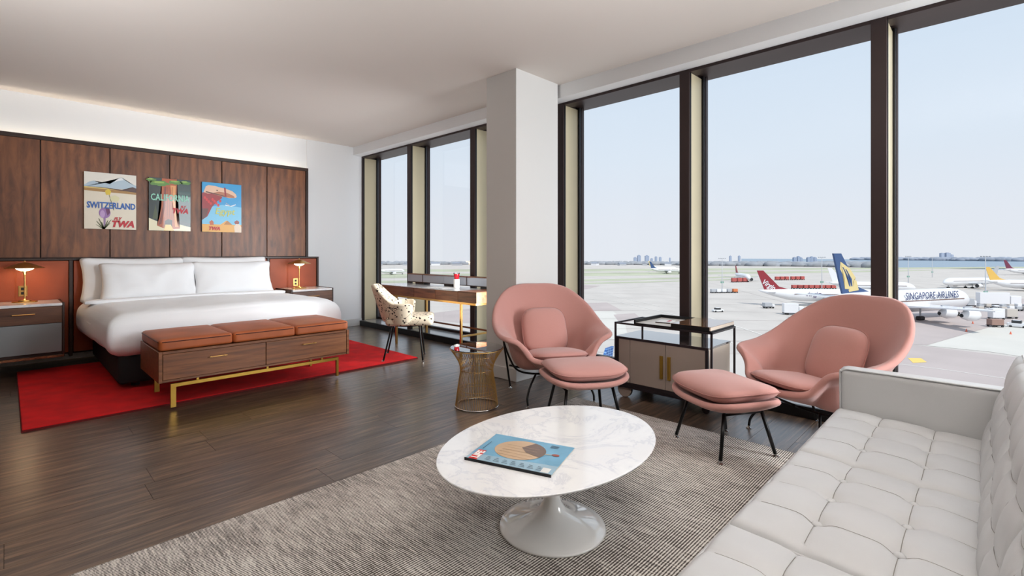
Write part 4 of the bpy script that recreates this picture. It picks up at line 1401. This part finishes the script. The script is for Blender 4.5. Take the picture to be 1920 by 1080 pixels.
stripe([(1060, 556), (1160, 566), (1275, 592)], .5, M_mark)
stripe([(1120, 548), (1240, 575)], .4, M_mark)
patch('ground_marking', [(1702, 671), (1727, 671.5), (1738, 679), (1712, 680.5)], M_yel, .065)
for k in range(9):
    y = 545 + k * k * 1.3 + 4 * k
    stripe([(1060, y - 1), (1500, y + 4)], .25, M_pinkc, dz=.05)
for a, b in ((1330, 1600), (1480, 1800), (1690, 2000)):
    stripe([(a, 530), (b, 600)], .2, M_pinkc, dz=.05)

# tree lines
def treeline(name, label, r, a_px0, a_px1, ytop, dens, m, spread=30, hmin=.6):
    bm = bmesh.new()
    rg = random.Random(int(r) + int(a_px0))
    n = dens
    for k in range(n):
        x = a_px0 + (a_px1 - a_px0) * (k + rg.random()) / n
        rr_ = ray(x, 472.5)
        a = math.atan2(rr_[1], rr_[0])
        q = r + rg.uniform(-spread, spread)
        # depth of this point along the view axis
        dd = q / math.hypot(rr_[0], rr_[1])
        zt = EYE - (ytop - 472.5) / FPX * dd
        H_ = (zt - GZ) * rg.uniform(hmin, 1.0)
        W_ = rg.uniform(.7, 1.6) * (zt - GZ) * 1.2
        c = Vector((q * math.cos(a), q * math.sin(a), GZ))
        prof = [(W_ * .9, 0), (W_, H_ * .35), (W_ * .8, H_ * .75), (W_ * .35, H_ * .97), (0, H_)]
        seg = 6
        rings = []
        for rad, z in prof:
            if rad == 0: rings.append([bm.verts.new(c + Vector((0, 0, z)))])
            else: rings.append([bm.verts.new(c + Vector((rad * rg.uniform(.85, 1.1) * math.cos(2 * PI * i / seg), rad * math.sin(2 * PI * i / seg), z * rg.uniform(.93, 1.04)))) for i in range(seg)])
        for A, B in zip(rings, rings[1:]):
            for i in range(seg):
                if len(B) == 1: bm.faces.new((A[i], A[(i + 1) % seg], B[0]))
                else: bm.faces.new((A[i], A[(i + 1) % seg], B[(i + 1) % seg], B[i]))
    o = obj(name, bm, m, smooth=True)
    tag(o, label, 'trees', None, 'stuff')
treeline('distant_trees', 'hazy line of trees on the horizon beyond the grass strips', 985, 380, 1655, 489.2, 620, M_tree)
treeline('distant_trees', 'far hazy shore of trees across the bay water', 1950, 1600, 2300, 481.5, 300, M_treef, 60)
rgl = random.Random(4)
# low houses in front of the trees
for k in range(20):
    x = 660 + k * 50 + rgl.uniform(-8, 8)
    if 905 < x < 1088: continue
    p_ = atz(x, 497.6, GZ)
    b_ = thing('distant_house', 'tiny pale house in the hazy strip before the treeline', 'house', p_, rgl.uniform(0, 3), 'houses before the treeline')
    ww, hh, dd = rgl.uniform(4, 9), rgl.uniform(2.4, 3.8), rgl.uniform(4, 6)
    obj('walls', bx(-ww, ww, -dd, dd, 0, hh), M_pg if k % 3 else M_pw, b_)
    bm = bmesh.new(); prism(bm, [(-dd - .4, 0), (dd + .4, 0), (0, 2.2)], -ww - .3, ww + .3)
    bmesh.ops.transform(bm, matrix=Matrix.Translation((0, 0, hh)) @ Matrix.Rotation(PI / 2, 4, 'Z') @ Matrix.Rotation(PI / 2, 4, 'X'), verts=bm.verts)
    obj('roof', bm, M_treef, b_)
def tower(x, w_px, ytop, r, label, cap=0):
    d = r
    p_ = atd(x, 490, d); p_.z = GZ
    t = thing('distant_tower', label, 'building', p_, ang, 'towers on the horizon')
    ww = w_px / FPX * d / 2
    h_ = EYE - (ytop - 472.5) / FPX * d - GZ
    obj('walls', bx(-ww * .8, ww * .8, -ww, ww, 0, h_ * .93), M_tower, t)
    obj('roof', bx(-ww * .4, ww * .4, -ww * .5, ww * .5, h_ * .93, h_), M_tower, t)
ORD = ['first', 'second', 'third', 'fourth', 'fifth', 'sixth', 'seventh', 'eighth', 'ninth', 'tenth', 'eleventh']
T_ = [(1191, 5, 482, 'low grey tower at the column end of the distant cluster of seven'), (1198, 6, 478, 'tallest grey tower on the column side of the distant cluster'),
      (1213, 7, 478.5, 'broadest grey tower, alone in the middle of the distant cluster'), (1222, 4, 484, 'lowest grey tower in the distant cluster of seven'),
      (1230, 4, 480.5, 'thin grey tower, third from the mullion end of the distant cluster'), (1238, 4, 481.5, 'thin grey tower, second from the mullion end of the distant cluster'),
      (1256, 2.5, 483, 'slimmest grey tower, closest to the dark mullion in the distant cluster')]
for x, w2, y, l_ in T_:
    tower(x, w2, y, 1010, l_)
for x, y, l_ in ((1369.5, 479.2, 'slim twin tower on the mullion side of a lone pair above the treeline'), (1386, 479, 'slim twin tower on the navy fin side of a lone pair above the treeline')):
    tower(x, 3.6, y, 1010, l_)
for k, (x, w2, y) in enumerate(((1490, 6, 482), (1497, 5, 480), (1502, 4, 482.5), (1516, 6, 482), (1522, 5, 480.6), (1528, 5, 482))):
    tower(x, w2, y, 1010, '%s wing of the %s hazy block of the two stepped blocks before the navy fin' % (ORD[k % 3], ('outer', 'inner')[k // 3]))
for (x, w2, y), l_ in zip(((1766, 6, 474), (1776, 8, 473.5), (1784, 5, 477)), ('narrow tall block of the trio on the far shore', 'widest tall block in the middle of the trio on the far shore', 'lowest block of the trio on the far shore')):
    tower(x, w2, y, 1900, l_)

# ------------------------------------------------------------------ aircraft
def airliner(name, label, nose, fwd, L, R, span, fin_h, tailm, belly=None, body=M_pw, engines=2, eng_r=1.4, group=None, win=True, seg=24, fin_c=.13, zc=None, chord=.16, sweep=.55, engm=None, wing_z=-.45):
    """nose: ground point below the nose; fwd: unit heading; local x points forward, origin on the ground below the nose"""
    t = thing(name, label, 'airplane', nose, math.atan2(fwd.y, fwd.x), group)
    zc = zc or R * 1.75
    # fuselage
    prof = [(0, .02, -.25), (.01, .30, -.2), (.03, .55, -.12), (.06, .78, -.05), (.10, .93, 0), (.14, 1, 0), (.66, 1, 0), (.78, .86, .12), (.88, .58, .36), (.95, .32, .56), (1.0, .08, .70)]
    bm = bmesh.new(); rings = []
    for x, r, dz in prof:
        rings.append([bm.verts.new((-x * L, R * r * .93 * math.cos(2 * PI * k / seg), zc + dz * R + R * r * math.sin(2 * PI * k / seg))) for k in range(seg)])
    for A, B in zip(rings, rings[1:]):
        for k in range(seg): bm.faces.new((A[k], A[(k + 1) % seg], B[(k + 1) % seg], B[k]))
    bm.faces.new(rings[0]); bm.faces.new(rings[-1][::-1])
    fus = obj('fuselage', bm, body, t, smooth=True)
    if win:
        bm = bmesh.new()
        for s in (-1, 1):
            for z in ((.18,) if R < 3.5 else (.05,)):
                v = [(-.12 * L, s * R * .935, zc + z * R), (-.74 * L, s * R * .935, zc + z * R), (-.74 * L, s * R * .932, zc + (z + .09) * R), (-.12 * L, s * R * .932, zc + (z + .09) * R)]
                bm.faces.new([bm.verts.new(q) for q in v])
        obj('window_band', bm, M_dkw, fus)
    # fin
    def fin(pts, th, nm, m, y=0, horiz=False, z0=0):
        bm = bmesh.new()
        A = [bm.verts.new((x, y - th / 2, z)) for x, z in pts]; B = [bm.verts.new((x, y + th / 2, z)) for x, z in pts]
        n_ = len(pts)
        bm.faces.new(A); bm.faces.new(B[::-1])
        for i in range(n_): bm.faces.new((A[i], B[i], B[(i + 1) % n_], A[(i + 1) % n_]))
        return obj(nm, bm, m, t)
    zr = zc + R * .86
    fn_ = fin([(-L * (.97 - fin_c - .10), zr - .1), (-L * (.97 - fin_c), zr + (fin_h - zr) * .16), (-L * .965, fin_h), (-L * 1.015, fin_h), (-L * .955, zr - .1)], R * .16, 'tail_fin', tailm)
    # wings and tailplane
    for s in (-1, 1):
        for nm, x0, c0, hs, sw, z_, dih, c1 in (('wing', .36, chord, span, sweep, zc + R * wing_z, .07, .25), ('tailplane', .86, .085, span * .33, .6, zc + R * .45, .08, .45)):
            th = L * .012 if nm == 'wing' else L * .006
            xr, xt = -x0 * L, -x0 * L - sw * hs
            co, ct = c0 * L, c0 * L * c1
            P = [(xr, 0, z_), (xt, s * hs, z_ + dih * hs), (xt - ct, s * hs, z_ + dih * hs), (xr - co * .62 - (.18 * hs), s * hs * .35, z_ + dih * hs * .3), (xr - co, 0, z_)]
            bm = bmesh.new()
            A = [bm.verts.new((x, y, z + th * (.5 if abs(y) < .1 else .2))) for x, y, z in P]
            B = [bm.verts.new((x, y, z - th * (.5 if abs(y) < .1 else .2))) for x, y, z in P]
            n_ = len(P)
            bm.faces.new(A); bm.faces.new(B[::-1])
            for i in range(n_): bm.faces.new((A[i], B[i], B[(i + 1) % n_], A[(i + 1) % n_]))
            wg = obj(nm, bm, M_pg if nm == 'wing' and R < 3.5 else M_pw, t)
        pos = (.33, .62) if engines == 4 else (.34,)
        for q in pos:
            y = s * span * q
            z = zc + R * wing_z + .07 * abs(y) - eng_r * 1.15
            x = -.36 * L - sweep * span * q + eng_r * 1.9
            bm = bmesh.new(); rg2 = []
            for dx, rr_ in ((0, .92), (-.3, 1), (-1.6, 1.0), (-3.0, .62), (-3.6, .3)):
                rg2.append([bm.verts.new((x + dx * eng_r, y + eng_r * rr_ * math.cos(2 * PI * k / 16), z + eng_r * rr_ * math.sin(2 * PI * k / 16))) for k in range(16)])
            for A, B in zip(rg2, rg2[1:]):
                for k in range(16): bm.faces.new((A[k], A[(k + 1) % 16], B[(k + 1) % 16], B[k]))
            e_ = obj('engine', bm, engm or M_pw, t, smooth=True)
            bm = bmesh.new()
            bm.faces.new([bm.verts.new((x - .12 * eng_r, y + eng_r * .9 * math.cos(2 * PI * k / 16), z + eng_r * .9 * math.sin(2 * PI * k / 16))) for k in range(16)])
            obj('fan', bm, M_eng, e_)
            obj('pylon', bx(x - 3 * eng_r, x - .9 * eng_r, y - .12 * eng_r, y + .12 * eng_r, z + eng_r * .6, z + eng_r * 1.5), M_pg, e_)
    for x, y in ((-.09, 0), (-.46, 1), (-.46, -1)):
        g = obj('landing_gear', bx(x * L - .2, x * L + .2, y * R * .8 - .2, y * R * .8 + .2, .3, zc - R * .6), M_pg, t)
        obj('wheel', bx(x * L - R * .35, x * L + R * .35, y * R * .8 - R * .2, y * R * .8 + R * .2, 0, R * .36, R * .1, 2), M_tyre, g)
    return t
def dl(d, lat): return Vector((FX * d + RX * lat, FY * d + RY * lat, GZ))
def dirv(dd, dlat):
    v = Vector((FX * dd + RX * dlat, FY * dd + RY * dlat, 0)); return v.normalized()
# the big double-decker
fw = dirv(.33, .944)
A380 = airliner('airliner', 'large white double-deck airliner with navy and gold tail and SINGAPORE AIRLINES titles', dl(190, 176), fw, 70, 4.1, 33, 24.0, M_nav, engines=4, eng_r=1.9, zc=6.7, fin_c=.12, chord=.2, sweep=.62)
fus = A380.children[0]
tx = text('title_lettering', 'SINGAPORE AIRLINES', 3.5, mat('title_navy', (52, 62, 104), .5), fus, (-26.5, -4.02, 7.7), (math.radians(86), 0, 0), .86, .012, ext=.02)
# gold bird emblem: folded bands
def side(pts, nm, m, par, y): 
    bm = bmesh.new()
    bm.faces.new([bm.verts.new((x, y, z)) for x, z in pts]); bmesh.ops.triangulate(bm, faces=bm.faces[:])
    return obj(nm, bm, m, par)
tf = [c for c in A380.children if c.name.startswith('tail_fin')][0]
def on(u, v):   # u along chord 0 trailing..1 leading, v height 0..1 on the fin
    xt = -70 * .955 + (-70 * 1.015 + 70 * .955) * v; xl = -70 * .80 + (-70 * .965 + 70 * .80) * v
    return (xt + (xl - xt) * u, 10.2 + (24 - 10.2) * v)
side([on(.45, .80), on(.95, .62), on(.98, .40), on(.70, .30), on(.55, .10), on(.15, .12), on(.30, .38), on(.20, .62)], 'tail_emblem', M_gold, tf, -.36)
for k in range(2):
    side([on(.42 + .16 * k, .66 - .05 * k), on(.50 + .16 * k, .66 - .05 * k), on(.58 + .13 * k, .36), on(.46 + .1 * k, .18), on(.40 + .1 * k, .18), on(.50 + .13 * k, .36)], 'tail_emblem', M_nav, tf, -.38)
side([on(.62, .18), on(.80, .34), on(.93, .32), on(.78, .08), on(.3, .04), on(.3, .09)], 'tail_emblem', M_gold, tf, -.37)
# red-tailed wide-body
V = airliner('airliner', 'white airliner with a dark red tail behind the double-decker', dl(222, 169), dirv(-.05, 1), 56, 2.8, 16, 16.0, M_vred, engines=4, eng_r=1.2, zc=4.9, fin_c=.13)
text('tail_lettering', 'Virgin', 3.4, M_pw, [c for c in V.children if c.name.startswith('tail_fin')][0], (-56 * .935, -.30, 8.6), (PI / 2, .55, 0), .8, .06, .3, ext=.02)
text('title_lettering', 'virgin', 3.0, mat('title_purple', (96, 84, 120), .5), V.children[0], (-33, -2.66, 4.6), (PI / 2, 0, 0), 1.1, .02, ext=.02)
# blue plaid tail close to the hotel
M_plaid = bpy.data.materials.new('blue_plaid'); M_plaid.use_nodes = True
n_ = M_plaid.node_tree; b_ = n_.nodes['Principled BSDF']
br = n_.nodes.new('ShaderNodeTexBrick'); br.inputs['Color1'].default_value = (*lin((34, 74, 138)), 1); br.inputs['Color2'].default_value = (*lin((52, 96, 160)), 1)
br.inputs['Mortar'].default_value = (*lin((120, 160, 206)), 1); br.inputs['Scale'].default_value = .8; br.offset = 0; br.inputs['Mortar Size'].default_value = .03
tcn = n_.nodes.new('ShaderNodeTexCoord'); mpn = n_.nodes.new('ShaderNodeMapping'); mpn.inputs['Rotation'].default_value = (PI / 2, 0, 0)
n_.links.new(tcn.outputs['Object'], mpn.inputs[0]); n_.links.new(mpn.outputs[0], br.inputs[0]); n_.links.new(br.outputs[0], b_.inputs['Base Color'])
airliner('airliner', 'airliner close below the window showing only a blue plaid tail beside the bar cart', dl(32.8, -9.2), dirv(-.8, -.6), 36, 1.98, 15, 12.6, M_plaid, engines=2, eng_r=1.0, zc=3.7)
# smaller aircraft further off
airliner('airliner', 'small white airliner with a red tail seen end-on among red carts', dl(395, 191), dirv(-.75, -.12), 38, 2.6, 18, 12.5, M_vred, zc=4.0, seg=16)
airliner('airliner', 'distant white airliner with a navy tail on the runway beside the mullion', dl(560, 194), dirv(-.1, 1), 36, 2.4, 16, 13.5, M_nav, zc=3.9, seg=14)
airliner('airliner', 'distant white airliner with a yellow tail just left of the navy-tailed one', dl(610, 205), dirv(-.4, 1), 34, 2.3, 16, 13.0, M_gold, zc=3.9, seg=14)
airliner('airliner', 'white airliner with blue stripes on its fin, nose towards the light mast', dl(330, 290), dirv(-.15, -1), 44, 2.7, 22, 15, M_pg, zc=4.4, seg=16)
airliner('airliner', 'white airliner with a pale nose just above the double-decker', dl(282, 232), dirv(-.25, .9), 44, 2.7, 22, 15, M_pw, zc=4.4, seg=16)
airliner('airliner', 'white airliner with a yellow tail and engine at the right frame edge', dl(300, 342), dirv(-.3, 1), 42, 2.7, 20, 15, mat('tail_yellow', (222, 182, 96), .4), zc=4.4, seg=16, engm=mat('tail_yellow', (222, 182, 96), .4))
airliner('airliner', 'distant airliner with a dark red and navy tail near the far shore', dl(520, 570), dirv(-.1, 1), 44, 2.7, 20, 16, mat('tail_maroon', (112, 52, 74), .4), zc=4.4, seg=14)
airliner('airliner', 'tiny white airliner on the grass strip seen above the desk', dl(540, -118), dirv(.5, 1), 30, 2.3, 14, 11, M_pg, zc=3.7, seg=12)

# ------------------------------------------------------------------ light masts
def mast(x, ybase, ytop, label):
    b = gp(x, ybase)
    d = b.x * FX + b.y * FY
    h_ = (EYE - (ytop - 472.5) / FPX * d) - GZ
    t = thing('light_mast', label, 'light mast', b, ang, 'apron light masts')
    r = .28
    obj('pole', lt([(r, 0), (r * .55, h_), (0, h_)], 8), M_pg, t, smooth=True)
    obj('crossbar', bx(-.1, .1, -2.3, 2.3, h_ - .5, h_ - .25), M_pg, t)
    for y in (-2, -.7, .7, 2):
        obj('lamp_head', bx(-.25, .25, y - .3, y + .3, h_ - .24, h_ + .05), M_pg, t)
    obj('sign_board', bx(-.08, .08, -1.0, 1.0, h_ * .23, h_ * .23 + 1.2), mat('mast_sign', (112, 156, 140), .6), t)
mast(1354, 545, 484, 'tall thin light mast standing at the row of grey baggage carts')
mast(1541, 545, 482, 'tall thin light mast beside the navy tail fin')
mast(1848, 572, 480, 'tall thin light mast standing in the crowd of ground vehicles')
mast(1703, 532, 480, 'tall thin light mast rising behind the white parked airliners')
mast(1748, 520, 482, 'slimmest and most distant light mast, between the parked airliners and the tall one')

# ------------------------------------------------------------------ ground vehicles
def vehicle(name, label, cat, px_, py_, L, W_, H_, body, ang_=0.0, cab=None, group=None, kind='car'):
    p_ = gp(px_, py_)
    t = thing(name, label, cat, p_, ang - PI / 2 + ang_, group)
    if kind == 'car':
        obj('body', bx(-L / 2, L / 2, -W_ / 2, W_ / 2, .35, H_ * .6, .12, 2), body, t)
        obj('cabin', bx(-L * .28, L * .2, -W_ * .45, W_ * .45, H_ * .6 + .001, H_, .12, 2), M_eng, t)
        obj('roof', bx(-L * .22, L * .14, -W_ * .4, W_ * .4, H_ + .001, H_ + .06), body, t)
    elif kind == 'truck':
        obj('box_body', bx(-L / 2, L * .22, -W_ / 2, W_ / 2, .8, H_, .05), body, t)
        obj('cab', bx(L * .24, L / 2, -W_ / 2, W_ / 2, .6, H_ * .75, .2, 2), cab or M_pw, t)
        obj('chassis', bx(-L / 2, L / 2, -W_ * .35, W_ * .35, .45, .79), M_eng, t)
    elif kind == 'cart':
        obj('bed', bx(-L / 2, L / 2, -W_ / 2, W_ / 2, .5, .62), M_eng, t)
        obj('load', bx(-L * .46, L * .46, -W_ * .46, W_ * .46, .63, H_, .1, 1), body, t)
    for x in (-L * .32, L * .32):
        for y in (-W_ / 2 + .12, W_ / 2 - .12):
            bm = lt([(0, -.12), (.38, -.12), (.38, .12), (0, .12)], 12)
            bmesh.ops.transform(bm, matrix=Matrix.Translation((x, y, .38)) @ Matrix.Rotation(PI / 2, 4, 'X'), verts=bm.verts)
            obj('wheel', bm, M_tyre, t)
    return t
vehicle('car', 'small white car alone on the open apron above the bar cart', 'car', 1346, 585, 4.4, 1.9, 1.7, M_pw, .1)
vehicle('truck', 'white box truck with blue marks under the red-tailed airliner', 'truck', 1487, 590, 7.2, 2.6, 4.4, M_pw, -.2, kind='truck')
vehicle('tow_tractor', 'low grey tractor with a loader, left of the white box truck', 'tractor', 1441, 578, 4.6, 2.2, 2.4, M_pg, .1, kind='truck')
M_cred = mat('hazy_cart_red', (174, 88, 84), .7)  # haze over the red carts mixed into their colour
for k in range(3):
    vehicle('baggage_cart', '%s red baggage cart in the short row before the end-on airliner' % ORD[k], 'cart', 1376 + k * 10.2, 529.5 - .2 * k, 4.0, 2.4, 3.6, M_cred, .1, kind='cart', group='red carts before the end-on airliner')
for k in range(6):
    vehicle('baggage_cart', '%s red baggage cart counted away from the red tail fin, in the far rows' % ORD[k], 'cart', 1457 + (k % 3) * 9.0 + (k // 3) * 29, 525.5 - .1 * k, 3.5, 2.4, 3.2, M_cred, .1, kind='cart', group='red carts beyond the red tail')
for k in range(8):
    vehicle('baggage_cart', '%s red baggage cart from the red fin in the long row above its fuselage' % ORD[k], 'cart', 1489 + k * 10.4, 541.5 + .05 * k, 3.3, 2.4, 2.6, M_cred, .06, kind='cart', group='red carts above the fuselage')
for k in range(4):
    vehicle('baggage_cart', '%s grey baggage cart from the dark mullion, at the foot of the light mast' % ORD[k], 'cart', 1337 + k * 10.0, 549.5 - .1 * k, 2.9, 2.2, 2.4, M_pw if k % 3 else M_pg, .05, kind='cart', group='grey carts at the light mast')
vehicle('baggage_cart', 'orange baggage cart ending the grey row at the light mast', 'cart', 1378, 549, 2.9, 2.2, 2.4, mat('cart_orange', (206, 120, 76), .7), .05, kind='cart')
vehicle('cargo_trailer', 'long white cargo trailer behind the clutter of carts', 'trailer', 1872, 573, 17, 2.6, 6.0, M_pw, -.12, kind='truck')
for k in range(14):
    rg_ = random.Random(k)
    vehicle('baggage_dolly', '%s low dolly from the tall mast, in the %s row before the white trailer' % (ORD[k % 7], ('far', 'near')[k // 7]), 'dolly', 1838 + (k % 7) * 14.2 + rg_.uniform(-.5, .5), 577.5 + (k // 7) * 5.5 + rg_.uniform(-.3, .3), 2.3, 1.6, rg_.uniform(1.2, 2.2), (M_pg, M_conc, M_pw)[k % 3], rg_.uniform(-.1, .1), kind='cart', group='dollies before the trailer')
vehicle('container', 'white cargo container on a dolly nearer than the dolly crowd', 'container', 1868, 599, 4.4, 2.6, 4.0, M_pw, -.1, kind='cart')
vehicle('container', 'beige cargo container beside the white one', 'container', 1893, 597, 4.0, 2.6, 3.6, M_conc, -.1, kind='cart')
vehicle('baggage_cart', 'brown flat cart beside the white van at the frame edge', 'cart', 1866, 613, 4.0, 2.4, 2.6, mat('cart_brown', (150, 122, 112), .7), -.1, kind='cart')
vehicle('van', 'white van parked before the containers', 'van', 1908, 614, 4.8, 2.0, 2.3, M_pw, -.9)
vehicle('loader', 'grey loader vehicle at the nose of the double-decker', 'loader', 1818, 575, 5, 2.4, 3.6, M_pg, .2, kind='truck')
for x, y, l in ((1895, 627, 'small orange traffic cone alone on the pale slab'), (1824, 607, 'small orange traffic cone beyond the engine shadow'), (1812, 622, 'small orange traffic cone at the wing shadow tip')):
    t = thing('traffic_cone', l, 'cone', gp(x, y))
    obj('cone', lt([(.3, .04), (.05, .9), (0, .9)], 10), mat('cone_orange', (214, 110, 84), .7), t)
    obj('base', bx(-.35, .35, -.35, .35, 0, .04), M_eng, t)
